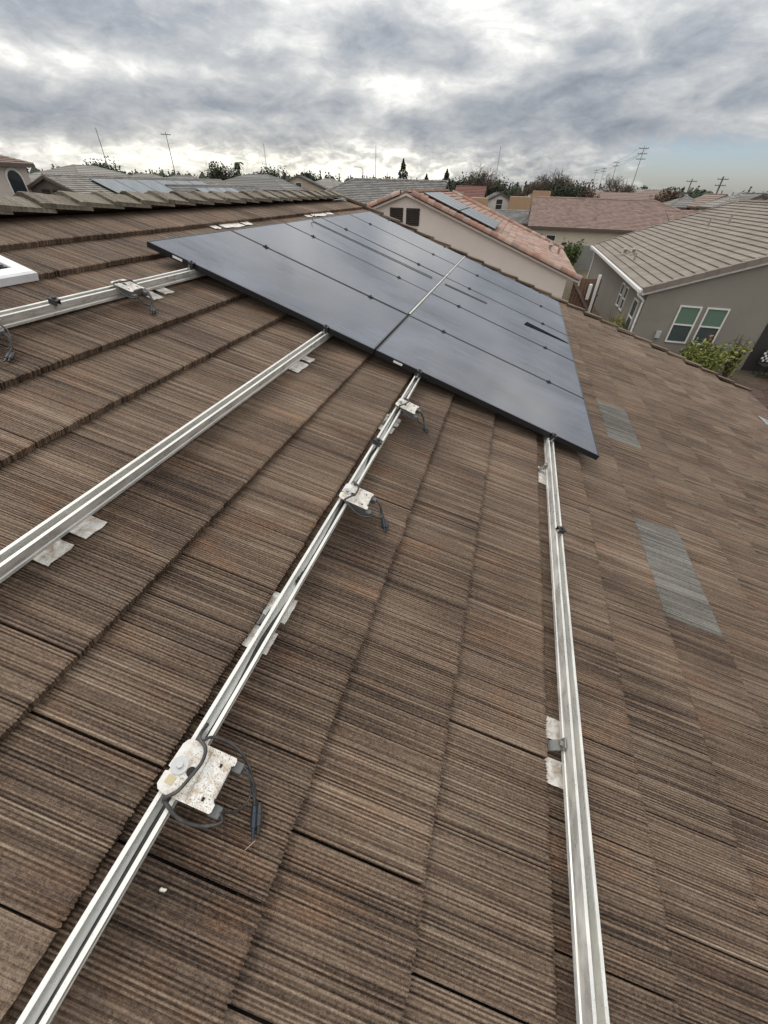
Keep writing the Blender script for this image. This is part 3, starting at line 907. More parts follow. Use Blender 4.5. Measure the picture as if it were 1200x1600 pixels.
# ================================================================== NEIGHBOUR HOUSES
def slope_tiles(mb, e0, e1, r0, r1, rng, expo=0.35, thick=0.035, tw=None, skip=None):
    """courses on the quad eave e0-e1 / ridge r0-r1 (e0 under r0); returns list of per-tile quads when skip is a list"""
    e0, e1, r0, r1 = map(Vector, (e0, e1, r0, r1))
    nrm = (e1 - e0).cross(r0 - e0 if (r0 - e0).length > .01 else r1 - e0).normalized()
    if nrm.z < 0: nrm = -nrm
    n = max(2, round(((r0 + r1) / 2 - (e0 + e1) / 2).length / expo))
    for i in range(n):
        a0, a1 = i / n, min(1.0, (i + 1) / n)
        L0, L1 = e0.lerp(r0, a0), e1.lerp(r1, a0)
        U0, U1 = e0.lerp(r0, a1), e1.lerp(r1, a1)
        w_ = (L1 - L0).length
        m = max(1, round(w_ / tw)) if tw else 1
        st = 0.5 if (i % 2 and m > 2) else 0.0
        cuts = [0.0] + [(j + 1 - st) / m for j in range(m) if 0.001 < (j + 1 - st) / m < 0.999] + [1.0]
        for j in range(len(cuts) - 1):
            b0, b1 = cuts[j], cuts[j + 1]
            g_ = 0.006 / max(w_, .1) if tw else 0
            th_ = thick * (1 + rng.uniform(-.18, .18)) if tw else thick
            A, B = L0.lerp(L1, b0 + g_), L0.lerp(L1, b1 - g_)
            C, D = U0.lerp(U1, b1 - g_), U0.lerp(U1, b0 + g_)
            q = [A + nrm * th_, B + nrm * th_, C + nrm * .004, D + nrm * .004, A, B, C - nrm * .004, D - nrm * .004]
            fs = [(0, 1, 2, 3), (4, 5, 1, 0), (5, 6, 2, 1), (7, 4, 0, 3)]
            if skip is not None:
                skip.append((q, fs))
            else:
                mb.add(q, fs, rng.random())

WINF = simple('white_window_frame', (.68, .66, .62), .5, var=.08, bump=0)
PANE = simple('dark_window_glass', (.03, .035, .04), .08, var=.3, bump=0, spec=.6)
BLIND = simple('green_tinted_blind', (.12, .185, .14), .12, var=.12, bump=0)
SCREEN = simple('dark_insect_screen', (.045, .062, .060), .5, var=.15, bump=0)
TRIMW = simple('white_gutter', (.72, .71, .69), .45, var=.08, bump=.05)
TRIMD = simple('dark_fascia', (.09, .07, .06), .6, var=.2)
LOUV = simple('dark_brown_louvre', (.035, .024, .019), .6, var=.2)
VENTM = simple('tile_coloured_vent', (.30, .25, .21), .55, .1, var=.2)

def window(par, c, ax, w_, h_, pane=PANE, bars=True, frame=WINF, depth=.06, two=None):
    """ax: outward normal; c: centre on the wall plane"""
    n = Vector(ax).normalized(); u = Vector((0, 0, 1)).cross(n).normalized(); z = Vector((0, 0, 1)); c = Vector(c)
    f = MB(); fw = .055
    for sg in (-1, 1):
        f.obox(c + u * sg * (w_ / 2) + n * .02, u, n, z, fw / 2, depth / 2, h_ / 2 + fw / 2)
        f.obox(c + z * sg * (h_ / 2) + n * .02, u, n, z, w_ / 2 - fw / 2, depth / 2, fw / 2)
    if bars: f.obox(c + n * .018, u, n, z, w_ / 2 - fw / 2, depth / 2, fw * .45)
    win = f.build('window', frame, par)
    if two:
        MB().obox(c + z * (h_ / 4) + n * .004, u, n, z, w_ / 2 - .02, .004, h_ / 4 - .015).build('pane', two[0], win)
        MB().obox(c - z * (h_ / 4) + n * .006, u, n, z, w_ / 2 - .02, .004, h_ / 4 - .015).build('pane', two[1], win)
    else:
        MB().obox(c + n * .004, u, n, z, w_ / 2 - .02, .004, h_ / 2 - .02).build('pane', pane, win)
    return win

def house(name, label, cx, cy, rz, wid, ln, ze, k, wallm, roofm, hips=(False, False), tw=None, over=.45, rakeo=.25, fas=TRIMD, expo=.35, group=None, tiles=True, zb=0.0, thick=.035, fh=.09):
    """local: ridge along y; wid across, ln along; eave edge height ze; returns (root, info)"""
    t = thing(name, label, 'house', Matrix.Translation((cx, cy, 0)) @ Matrix.Rotation(rz, 4, 'Z'), group)
    rng = random.Random(int(abs(cx * 31 + cy * 17)) + 5)
    hw_, hl = wid / 2, ln / 2
    zr = ze + hw_ * k
    W0, L0 = hw_ - over, hl - rakeo
    wall = MB()
    zw = lambda x: zr - abs(x) * k - .06
    if not any(hips):
        wall.prism_y([(-W0, zb), (W0, zb), (W0, zw(W0)), (0, zw(0)), (-W0, zw(W0))], -L0, L0)
    else:
        y0 = -L0 if not hips[0] else -hl + over
        y1 = L0 if not hips[1] else hl - over
        wall.box(-W0, W0, y0, y1, zb, zw(W0))
        ya = -L0 if not hips[0] else -hl + hw_
        yb = L0 if not hips[1] else hl - hw_
        wall.prism_y([(-W0, zw(W0) - .01), (W0, zw(W0) - .01), (0, zw(0) - .02)], ya, yb)
    wall.build('wall', wallm, t)
    ya = -hl + (hw_ if hips[0] else 0); yb = hl - (hw_ if hips[1] else 0)
    rA, rB = (0, ya, zr), (0, yb, zr)
    dk = MB()
    E = [(-hw_, -hl, ze), (hw_, -hl, ze), (hw_, hl, ze), (-hw_, hl, ze)]
    d = .05
    top = E + [rA, rB]
    vs = [(x, y, z - .004) for x, y, z in top] + [(x, y, z - d) for x, y, z in top]
    fs = [(1, 2, 5, 4), (3, 0, 4, 5), (0, 1, 4), (2, 3, 5)]
    if not hips[0]: fs[2] = None
    if not hips[1]: fs[3] = None
    fs = [f for f in fs if f]
    fs += [tuple(i + 6 for i in reversed(f)) for f in fs]
    fs += [(1, 7, 8, 2), (0, 3, 9, 6)]
    if not hips[0]: fs += [(0, 6, 10, 4), (1, 4, 10, 7)]
    else: fs += [(0, 6, 7, 1)]
    if not hips[1]: fs += [(2, 8, 11, 5), (3, 5, 11, 9)]
    else: fs += [(2, 8, 9, 3)]
    dk.add(vs, fs)
    roof_ = dk.build('roof', roofm, t)
    if tiles:
        m = MB()
        slope_tiles(m, E[1], E[2], rA, rB, rng, expo, thick, tw)
        slope_tiles(m, E[3], E[0], rB, rA, rng, expo, thick, tw)
        if hips[0]: slope_tiles(m, E[0], E[1], rA, rA, rng, expo, thick, tw)
        if hips[1]: slope_tiles(m, E[2], E[3], rB, rB, rng, expo, thick, tw)
        tag(m.build('roof_tiles', roofm, roof_), kind='stuff')
    cp = MB()
    lines = [(rA, rB)]
    if hips[0]: lines += [(E[0], rA), (E[1], rA)]
    if hips[1]: lines += [(E[2], rB), (E[3], rB)]
    for a, b in lines:
        a, b = Vector(a), Vector(b)
        n = max(1, round((b - a).length / .36))
        for i in range(n):
            p, q = a.lerp(b, i / n), a.lerp(b, (i + 1.12) / n if i < n - 1 else 1)
            u = (q - p).normalized(); sd_ = u.cross(Vector((0, 0, 1))).normalized()
            up = Vector((0, 0, 1))
            w1 = .15
            vs = [p - sd_ * w1 + up * .025, p + up * .11, p + sd_ * w1 + up * .025, q - sd_ * w1 * .9 - up * .0, q + up * .075, q + sd_ * w1 * .9 - up * .0]
            cp.add(vs, [(0, 1, 4, 3), (1, 2, 5, 4), (0, 2, 1)], rng.random())
    tag(cp.build('ridge_tiles', roofm, roof_), kind='stuff')
    fm = MB()
    for sx in (-1, 1):
        fm.box(sx * hw_ - .02 + sx * .012, sx * hw_ + .02 + sx * .012, -hl, hl, ze - .20, ze - .01)
    for i, sy in enumerate((-1, 1)):
        if hips[i]:
            fm.box(-hw_, hw_, sy * hl - .02 + sy * .012, sy * hl + .02 + sy * .012, ze - .20, ze - .01)
        else:
            for sx in (-1, 1):
                fm.obox((sx * hw_ / 2, sy * (hl + .012), (ze + zr) / 2 - .04 - fh), (sx, 0, -k), (0, 1, 0), (k * sx, 0, 1), math.hypot(hw_, hw_ * k) / 2, .02, fh)
    fm.build('fascia', fas, t)
    return t, dict(hw=hw_, hl=hl, zr=zr, W0=W0, L0=L0, roof=roof_, E=E, rA=rA, rB=rB, rng=rng)

ROOF_PINK = tinted('mixed_red_tile', [(.29, .155, .11), (.34, .21, .16), (.24, .14, .105), (.37, .27, .22), (.30, .20, .155), (.26, .185, .155)], var=.3)
ROOF_RED = tinted('red_brown_tile', [(.20, .135, .108), (.235, .16, .132), (.175, .12, .098), (.22, .15, .128)], var=.3)
ROOF_TAUPE = tinted('taupe_tile', [(.21, .178, .146), (.235, .20, .166), (.195, .165, .136), (.22, .188, .156)], var=.25, nscale=1.0)
ROOF_GREY = tinted('grey_tile', [(.165, .155, .145), (.20, .19, .178), (.145, .138, .13)], var=.3)
ROOF_PALE = tinted('pale_grey_tile', [(.22, .205, .18), (.26, .245, .215), (.195, .18, .16)], var=.25)
ROOF_MAROON = tinted('maroon_tile', [(.16, .075, .06), (.20, .095, .075), (.14, .07, .06)], var=.25)
ROOF_DARK = tinted('dark_grey_shingle', [(.12, .115, .115), (.15, .145, .14), (.10, .10, .10)], var=.25)
ROOF_BROWN = tinted('brown_far_tile', [(.21, .15, .12), (.24, .175, .145), (.19, .14, .115)], var=.25)
ST_PINK = stucco('pinkish_stucco', (.66, .575, .52), .12)
ST_GREY = stucco('grey_taupe_stucco', (.245, .225, .192), .2)
ST_CREAM = stucco('light_cream_stucco', (.56, .50, .40), .15)
ST_PALE = stucco('pale_beige_stucco', (.55, .48, .42), .15)
ST_DARK = stucco('dark_gable_stucco', (.13, .115, .10), .2)
ST_TAN = stucco('tan_stucco', (.42, .35, .27), .2)
ST_WHITE = stucco('off_white_stucco', (.62, .60, .56), .12)
OSB = simple('orange_sheathing', (.38, .25, .15), .85, var=.15, scale=3, bump=.2)

# ---- house 1: pink gable wall just past our roof, red mixed tiles, solar array
H1x, H1w, H1ln = -4.87, 15.26, 11.5
H1k = .354
h1, i1 = house('neighbour_house', 'pinkish stucco house with mixed red tiles, its gable wall facing the camera', H1x, 20.55 + H1ln / 2, 0, H1w, H1ln, 2.75, H1k, ST_PINK, ROOF_PINK, tiles=False, rakeo=.12, over=.5, fas=ST_PINK, fh=.035)
hw_, hl, zr1 = i1['hw'], i1['hl'], i1['zr']
q_ = []
slope_tiles(None, (hw_, -hl, 2.75), (hw_, hl, 2.75), (0, -hl, zr1), (0, hl, zr1), i1['rng'], .35, .035, .32, q_)
q_.sort(key=lambda e: (Vector((H1x, 20.55 + hl, 0)) + sum(e[0][:4], Vector()) / 4 - campos).length)
mrest = MB()
for i, (vs, fs) in enumerate(q_):
    if i < 300:
        c_ = sum(vs, Vector()) / 8
        MB().add([p - c_ for p in vs], fs, 0).build('tile', ROOF_PINK, i1['roof'], Matrix.Translation(c_))
    else:
        mrest.add(vs, fs, random.random())
q_ = []
slope_tiles(mrest, (-hw_, hl, 2.75), (-hw_, -hl, 2.75), (0, hl, zr1), (0, -hl, zr1), i1['rng'], .35, .035, .32)
tag(mrest.build('far_roof_tiles', ROOF_PINK, i1['roof']), kind='stuff')
# barrel rake tiles
def barrel(L, r0=.145, r1=.165):
    mb = MB(); n = 9
    vs = []
    for y, r in ((0, r1), (L, r0)):
        for rr in (r, r - .02):
            vs += [(math.cos(math.pi * i / (n - 1)) * rr, y, math.sin(math.pi * i / (n - 1)) * rr) for i in range(n)]
    fs = []
    for i in range(n - 1):
        fs += [(i, i + 1, 2 * n + i + 1, 2 * n + i), (n + i + 1, n + i, 3 * n + i, 3 * n + i + 1), (i + 1, i, n + i, n + i + 1)]
    fs += [(0, 2 * n, 3 * n, n), (n - 1, 2 * n - 1, 4 * n - 1, 3 * n - 1)]
    return mb.add(vs, fs)
bo = barrel(.37).build('rake_tile', ROOF_PINK); bme = bo.data; bpy.data.objects.remove(bo)
for sx in (1, -1):
    for ye in (-hl + .02, hl - .02):
        L = math.hypot(hw_, hw_ * H1k)
        n = int(L / .325)
        for i in range(n):
            d = L - i * .325
            if sx < 0 and d > 5: continue
            o = bpy.data.objects.new('rake_tile', bme); COL.objects.link(o); o.parent = i1['roof']
            ud = Vector((-sx, 0, H1k)).normalized()
            pos = Vector((sx * hw_, ye, 2.75)) + ud * (i * .325) + Vector((0, 0, .015))
            xa = Vector((0, 1, 0)) * sx; za = xa.cross(ud)
            if za.z < 0: xa = -xa; za = xa.cross(ud)
            o.matrix_basis = Matrix.Translation(pos) @ Matrix(((xa.x, ud.x, za.x, 0), (xa.y, ud.y, za.y, 0), (xa.z, ud.z, za.z, 0), (0, 0, 0, 1)))
# gable louvres
for cx_ in (-.42, .30):
    lv = MB(); zc_ = CAMZ - 1.025
    yw = -hl + .12
    lv.box(cx_ - .29, cx_ + .29, yw - .03, yw - .004, zc_ - .30, zc_ + .30)
    lp = lv.build('gable_vent', LOUV, h1)
    for i in range(8):
        MB().obox((cx_, yw - .045, zc_ - .26 + i * .074), (1, 0, 0), (0, 1, .8), (0, -.8, 1), .27, .022, .004).build('slat', LOUV, lp)
# vents on its roof
def roof_vent_pipe(par, x, y, z, h=.3, r=.05, hood=False):
    m = MB()
    m.tube([(x, y, z - .1), (x, y, z + h)], r, 10)
    if hood:
        m.tube([(x, y, z + h), (x, y, z + h + .05), (x, y, z + h + .12)], r * 2.1, 10, r * .8)
        m.tube([(x, y, z + .02), (x, y, z + .10)], r * 2.2, 10, r * 1.1)
    m.build('vent_pipe', VENTM, par)
for (x, y, hd) in ((1.63, 26.3, True), (2.2, 27.5, False), (1.9, 29.6, False)):
    roof_vent_pipe(h1, x - H1x, y - 20.55 - hl, 2.75 + (2.76 - x) * H1k, .30, .07, hd)
# its solar array: strips of modules parallel to the rake
AR = simple('grey_blue_module', (.10, .115, .125), .22, 0, var=.12, bump=0, dirt=(.3, .31, .31), dirt_amt=.45, dirt_scale=1.2)
ARF = simple('array_frame', (.045, .045, .05), .35, .3, var=.1, bump=0)
def array_panel(nm, lab, grp, org, u, v_, n, lu, lv_):
    org, u, v_, n = Vector(org), Vector(u).normalized(), Vector(v_).normalized(), Vector(n).normalized()
    M = Matrix(((u.x, v_.x, n.x, org.x), (u.y, v_.y, n.y, org.y), (u.z, v_.z, n.z, org.z), (0, 0, 0, 1)))
    t = thing(nm, lab, 'solar panel', M, grp)
    f = MB(); b = .03
    f.box(0, lu, 0, b, 0, .045); f.box(0, lu, lv_ - b, lv_, 0, .045); f.box(0, b, b, lv_ - b, 0, .045); f.box(lu - b, lu, b, lv_ - b, 0, .045)
    f.box(.25, .31, -.02, lv_ + .02, -.10, -.002); f.box(lu - .31, lu - .25, -.02, lv_ + .02, -.10, -.002)
    f.build('frame', ARF, t)
    MB().box(b, lu - b, b, lv_ - b, .02, .042).build('glass', AR, t)
ud = Vector((1, 0, -H1k)).normalized(); nd = Vector((H1k, 0, 1)).normalized()
ordn = ['highest', 'second from the top', 'third from the top', 'lowest']
for r_ in range(2):
    for c_ in range(4):
        org = Vector((-4.35 + r_ * 1.72 * ud.x, 21.25 + c_ * 1.03, 2.75 + (2.76 + 4.35 - r_ * 1.72 * ud.x) * H1k)) + nd * .16
        array_panel('solar_panel', 'grey solar panel on the red tiled roof, %s half, %s from its gable' % (('upper', 'lower')[r_], ['nearest', 'second', 'third', 'farthest'][c_]),
                    'solar panels on the red tiled roof', org, ud, (0, 1, 0), nd, 1.68, 1.0)

# ---- house 2: grey stucco, taupe tiles, white gutter, on the right
H2w, H2ln, H2k = 15.4, 16.6, .35
H2x, H2y = 5.12 + H2w / 2, 20.0 + H2ln / 2
h2, i2 = house('neighbour_house', 'grey stucco house with taupe tile roof and white gutter at right', H2x, H2y, 0, H2w, H2ln, CAMZ - 2.97, H2k, ST_GREY, ROOF_TAUPE, tiles=False, over=.28, rakeo=.12, fas=TRIMW)
hw_, hl = i2['hw'], i2['hl']; ze2 = CAMZ - 2.97; zr2 = i2['zr']
L0v, R0v = Vector((-hw_, 0, ze2)), Vector((0, 0, zr2))
nc = 23
for sgn in (-1, 1):
    for c_ in range(nc):
        a0, a1 = c_ / nc, (c_ + 1) / nc
        m = MB()
        P, Q = Vector((sgn * hw_ * (1 - a0), 0, ze2 + (zr2 - ze2) * a0)), Vector((sgn * hw_ * (1 - a1), 0, ze2 + (zr2 - ze2) * a1))
        nn = Vector((sgn * H2k, 0, 1)).normalized()
        yv = -hl + (.17 if c_ % 2 else 0)
        while yv < hl - .02:
            y1 = min(yv + .335, hl)
            th_ = .052 + i2['rng'].uniform(-.004, .006)
            a, b = P + nn * th_, Q + nn * .006
            vs = [(a.x, yv + .003, a.z), (a.x, y1 - .003, a.z), (b.x, y1 - .003, b.z), (b.x, yv + .003, b.z), (P.x, yv + .003, P.z - .01), (P.x, y1 - .003, P.z - .01)]
            m.add(vs if sgn > 0 else vs, [(0, 1, 2, 3), (4, 5, 1, 0)], i2['rng'].random())
            yv = y1
        if sgn < 0:
            m.build('tile_course', ROOF_TAUPE, i2['roof'])
        else:
            m.build('tile_course', ROOF_TAUPE, i2['roof'])
# square rake tiles along its near gable
for i in range(24):
    L = math.hypot(hw_, hw_ * H2k); n = int(L / .40)
    if i >= n: break
    for ye, yo in ((-hl - .02, -1), (hl + .02, 1)):
        m = MB()
        u = Vector((1, 0, H2k)).normalized(); nn = Vector((-H2k, 0, 1)).normalized()
        p = Vector((-hw_, ye, ze2)) + u * (i * .40 + .20)
        m.obox(p + nn * (.055), u + nn * -.035, (0, 1, 0), nn + u * .035, .205, .09, .016)
        m.obox(p + Vector((0, yo * .075, 0)) - nn * .04, u + nn * -.035, (0, 1, 0), nn + u * .035, .205, .014, .085)
        m.build('rake_tile', ROOF_TAUPE, i2['roof'])
gt = MB()
gt.prism_y([(-hw_ - .15, ze2 - .11), (-hw_ - .03, ze2 - .13), (-hw_ - .03, ze2 - .02), (-hw_ - .15, ze2 - .005)], -hl - .05, hl + .05)
gt.build('gutter', TRIMW, h2)
# the wide white rake board and the S-bent downspout at the near corner
dsx = -hw_ - .09
wx, wy = -i2['W0'], -i2['L0']
MB().tube(spline([(dsx, -hl + .05, ze2 - .10), (dsx + .01, -hl + .05, ze2 - .22), (wx - .05, wy + .08, ze2 - .45), (wx - .06, wy + .10, ze2 - .62), (wx - .06, wy + .10, .1)], 5), .045, 8).build('downspout', TRIMW, h2, smooth=True)
MB().tube(spline([(dsx, hl - .15, ze2 - .10), (dsx, hl - .15, ze2 - .22), (wx - .06, hl - .3, ze2 - .5), (wx - .06, hl - .3, .1)], 5), .045, 8).build('downspout', TRIMW, h2, smooth=True)
for cx_ in (7.10, 8.07):
    window(h2, (cx_ - H2x, wy, CAMZ - 4.13), (0, -1, 0), .74, 1.34, two=(BLIND, SCREEN))
for (yc, w_, h_, zc_) in ((21.30, .8, 1.35, -4.25), (23.6, .62, .95, -3.95), (24.55, .62, .95, -3.95)):
    window(h2, (wx, yc - H2y, CAMZ + zc_), (-1, 0, 0), w_, h_, pane=SCREEN)
for (x, y, hd) in ((5.84, 29.2, True), (6.1, 28.4, True), (5.85, 26.5, False), (9.7, 30.3, False), (10.3, 29.4, False)):
    roof_vent_pipe(h2, x - H2x, y - H2y, ze2 + (x - 5.12) * H2k, .26 if hd else .36, .085 if hd else .045, hd)
bx = MB().box(6.25 - H2x, 6.43 - H2x, wy - .10, wy - .004, .95, 1.22)
bx.build('meter_box', simple('grey_box', (.40, .40, .40), .5), h2)
MB().tube([(6.34 - H2x, wy - .05, .95), (6.34 - H2x, wy - .05, .15)], .016, 6).build('conduit', simple('grey_conduit', (.2, .2, .2), .5), h2)
# covered patio opening: its shade is a flat dark sheet on the wall
DKSHADE = simple('dark_opening_shade', (.030, .027, .025), .8)
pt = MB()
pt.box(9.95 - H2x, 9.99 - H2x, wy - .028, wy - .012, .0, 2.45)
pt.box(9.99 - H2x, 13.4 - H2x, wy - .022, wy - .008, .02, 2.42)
pt.build('patio_shade', DKSHADE, h2)
# patio furniture in front of the opening
tb = thing('patio_table', 'round wooden patio table before the dark opening at right edge', 'table', loc=(10.9, 19.0, 0))
MB().tube([(0, 0, .70), (0, 0, .74)], .62, 24).build('tabletop', simple('orange_wood', (.36, .19, .09), .55, var=.3), tb)
MB().tube([(0, 0, .02), (0, 0, .70)], .06, 10).build('pedestal', TRIMD, tb)
MB().tube([(0, 0, 0.0), (0, 0, .04)], .32, 16).build('base', TRIMD, tb)
ck = MB()
ch = thing('patio_chair', 'black chair with white checked cushion behind the patio table', 'chair', loc=(10.45, 19.55, 0))
MB().box(-.24, .24, -.24, .24, .42, .47).build('seat', BLACKP, ch)
MB().box(-.24, .24, .20, .25, .47, 1.0).build('backrest', BLACKP, ch)
for a in (-.2, .2):
    for b in (-.2, .2):
        MB().tube([(a, b, 0), (a, b, .42)], .02, 6).build('leg', BLACKP, ch)
for i in range(6):
    for j in range(5):
        if (i + j) % 2:
            ck.box(-.22 + i * .075, -.15 + i * .075, .190, .1985, .52 + j * .09, .60 + j * .09)
ck.build('cushion', WHITEL, ch)
pr = MB()
for k_ in range(5):
    a = k_ * 1.3
    pr.tube([(.14 * math.cos(a), .12 * math.sin(a), 0), (.17 * math.cos(a), .15 * math.sin(a), .09), (.14 * math.cos(a), .12 * math.sin(a), .17)], .09, 8, .05)
o = pr.build('fruit_bowl', simple('pinkish_clay', (.42, .22, .16), .6, var=.4, scale=14), None, Matrix.Translation((10.95, 18.95, .742)))
tag(o, 'cluster of reddish round pots on the patio table', 'pots')

# ---- house 3: red-brown roof beyond the block wall
h3, i3 = house('neighbour_house', 'cream house with broad red-brown tile roof beyond the block wall', 10.6, 60.0, R(90), 15.0, 20.0, 2.75, .30, ST_CREAM, ROOF_RED, tw=.34, hips=(True, False), expo=.36)
# local y = +90deg: world x = cx - ly, world y = cy + lx ; front faces -Y => local -x
window(h3, (-i3['W0'], 10.6 - 3.1, 1.55), (-1, 0, 0), .9, 1.0)
MB().box(-i3['W0'] - .03, -i3['W0'] - .004, 10.6 - 2.2, 10.6 - .9, 0, 2.1).build('dark_doorway', DKSHADE, h3)  # dark sheet standing for the shade inside an opening
for lx, ly in ((-3.4, 6), (-5.2, 3.5), (-2.0, -1.5), (-1.2, 4.0)):
    roof_vent_pipe(h3, lx, ly, i3['zr'] - abs(lx) * .30, .3, .09, False)
h3b, i3b = house('neighbour_house', 'low red-brown roofed wing to the right of the broad red roof', 20.5, 57.5, R(90), 12.5, 13.0, 2.6, .27, ST_CREAM, ROOF_RED, tw=.34, expo=.36)

# block wall, fence and gate between the houses
bw = MB().box(.5, 9, 45.9, 46.1, 0, 1.9)
o = bw.build('block_wall', None or simple('grey_block', (.24, .23, .21), .9, var=.2, scale=1.5, bscale=5, bump=.5))
tag(o, 'grey concrete block wall between the neighbours seen past the fence', 'wall')
FENCE = simple('red_brown_fence_board', (.17, .085, .055), .75, var=.3, scale=4, dirt=(.06, .04, .03), dirt_amt=.6, dirt_scale=2)
fe = thing('wood_fence', 'dark red-brown board fence between the pink and grey houses', 'fence', loc=(3.0, 24.2, 0))
fr = random.Random(4)
for i in range(8):
    h_ = 2.35 + fr.uniform(-.03, .03)
    MB().box(i * .158, i * .158 + .145, 0, .022, .03, h_).build('board', FENCE, fe)
for z_ in (.4, 1.6):
    MB().box(0, 1.28, -.045, -.003, z_, z_ + .09).build('rail', FENCE, fe)
MB().bar((0, -.08, 2.2), (1.35, -.08, .6), .04, .13).build('brace', simple('grey_timber', (.20, .145, .11), .8, var=.3), fe)
po = MB().box(4.02, 4.14, 24.0, 24.12, 0, 2.55)
o = po.build('white_post', TRIMW); tag(o, 'tall white post leaning out beside the board fence', 'post')
o = MB().box(3.72, 3.88, 23.95, 24.1, 1.45, 2.15).build('white_canister', TRIMW, bevel=.05); tag(o, 'short white cylinder hung behind the fence next to white post', 'canister')

# ---- houses beyond our ridge (left), and the far streets
def pol(azd, d): return d * math.sin(R(azd)), d * math.cos(R(azd))
far = [
 # az, dist, rz, wid, len, eave, k, wall, roof, hips, label
 (-40.0, 57.0, 0, 14.0, 24, 3.15, .36, ST_DARK, ROOF_PALE, (False, False), 'dark gabled house with a row of solar panels beyond the ridge', True),
 (-57.2, 52, R(90), 9.0, 11.0, 6.3, .30, ST_PALE, ROOF_BROWN, (True, True), 'two storey cream house with arched window at far left', True),
 (-45.6, 92, R(4), 20, 24, 3.9, .30, ST_TAN, ROOF_PALE, (True, True), 'pale grey hip roofed house behind the dark gable at left', True),
 (-33.9, 62, 0, 12.0, 17, 3.0, .36, ST_TAN, ROOF_GREY, (False, False), 'grey roofed gabled house with small solar array beyond ridge centre', True),
 (-29.5, 95, R(90), 12, 16, 4.6, .33, ST_TAN, ROOF_GREY, (True, True), 'grey hip roof behind the small solar array', True),
 (-25.0, 100, R(20), 10, 11, 4.9, .36, ST_TAN, ROOF_DARK, (False, False), 'tan two storey gable house with one window on the left skyline', True),
 (-17.6, 52, R(90), 13.0, 16.0, 3.2, .44, ST_TAN, ROOF_GREY, (False, True), 'large grey hip roof directly behind the pink gable house', True),
 (-9.1, 66, R(90), 8.0, 5.0, 3.4, .42, ST_TAN, ROOF_GREY, (False, False), 'small grey gable roof right of the large grey hip roof', True),
 (-6.2, 80, R(90), 9.0, 4.6, 3.3, .55, ST_TAN, ROOF_MAROON, (False, False), 'maroon roofed house, larger of the two beyond the pink house', True),
 (-8.0, 74, R(0), 4.6, 4.4, 3.2, .55, ST_TAN, ROOF_MAROON, (False, False), 'smaller maroon gable in front of the larger maroon roof', True),
 (-3.2, 85, R(10), 7.0, 7.0, 3.6, .45, ST_WHITE, ROOF_DARK, (False, False), 'dark roofed white trimmed house with porch in the mid distance', True),
 (-0.2, 66, R(90), 7.5, 6.0, 2.4, .30, ST_TAN, ROOF_GREY, (False, False), 'low grey roof in front of the orange unfinished walls', True),
 (2.0, 150, R(85), 14, 18, 3.0, .36, ST_WHITE, ROOF_PALE, (True, True), 'distant house under the bare trees, pale roofed', False),
 (8.5, 120, R(90), 14, 20, 3.0, .36, ST_TAN, ROOF_BROWN, (False, False), 'brown roofed house far behind the broad red roof', False),
 (12.4, 135, R(84), 13, 18, 3.6, .38, ST_TAN, ROOF_BROWN, (True, True), 'distant brown hip roofed house left of the palm', False),
 (14.9, 100, R(92), 7.0, 6.5, 3.9, .46, ST_PALE, ROOF_GREY, (True, True), 'distant beige hip roofed house just left of the palm', False),
 (17.3, 98, R(4), 7.0, 8.0, 4.1, .46, ST_TAN, ROOF_BROWN, (False, False), 'distant tan gable house just right of the palm', False),
 (18.7, 90, R(93), 7.5, 6.0, 4.2, .46, ST_CREAM, ROOF_PALE, (False, True), 'distant cream house between the tan gable ones at right', False),
 (20.2, 84, R(-6), 6.6, 8.0, 4.3, .48, ST_TAN, ROOF_GREY, (False, False), 'distant tan gable house second from the right edge', False),
 (22.3, 80, R(90), 8.0, 7.0, 4.3, .44, ST_CREAM, ROOF_GREY, (True, True), 'distant cream two storey house at the right edge of skyline', False),
 (10.2, 190, R(90), 14, 24, 4.0, .35, ST_WHITE, ROOF_PALE, (False, False), 'long white far building under the leaning power pole', False),
 (5.8, 210, R(90), 13, 20, 3.8, .38, ST_TAN, ROOF_GREY, (True, True), 'far grey roof behind the dark bushy trees', False),
 (-17.5, 140, R(90), 13, 16, 4.2, .38, ST_TAN, ROOF_GREY, (True, True), 'far grey hip roof peeping over the large grey one', False),
 (-22.0, 150, R(75), 13, 15, 4.4, .36, ST_CREAM, ROOF_PALE, (True, True), 'far pale hip roof on the skyline left of centre', False),
 (-37.0, 130, R(80), 13, 17, 4.0, .36, ST_TAN, ROOF_GREY, (True, True), 'far grey hip roof on the skyline above the solar array row', False),
 (-40.5, 150, R(95), 13, 17, 4.2, .36, ST_CREAM, ROOF_PALE, (True, True), 'far pale hip roof beside the dense tree at left', False),
 (-31.8, 160, R(90), 13, 17, 4.2, .36, ST_CREAM, ROOF_DARK, (True, True), 'far dark hip roof beneath the palm on the left skyline', False),
]
FH = {}
for i, (a, d, rz, wd, ln, ze, k_, wm, rm, hp, lab, det) in enumerate(far):
    x, y = pol(a, d)
    t, inf = house('distant_house', lab, x, y, rz, wd, ln, ze, k_, wm, rm, hips=hp, tw=(.36 if d < 70 else None), expo=.36 if d < 90 else .7, group='houses of the surrounding streets', thick=.05)
    FH[i] = (t, inf)
    if d >= 70 or i in (1,):
        for sx in (-1, 1):
            for yy in (-ln * .25, ln * .22):
                window(t, (sx * inf['W0'], yy, ze - .95), (sx, 0, 0), 1.1, 1.2)
        if not hp[0]: window(t, (0, -inf['L0'], ze + .1), (0, -1, 0), 1.0, 1.3)
        else: window(t, (-wd * .2, -ln / 2 + .45, ze - .95), (0, -1, 0), 1.2, 1.3)
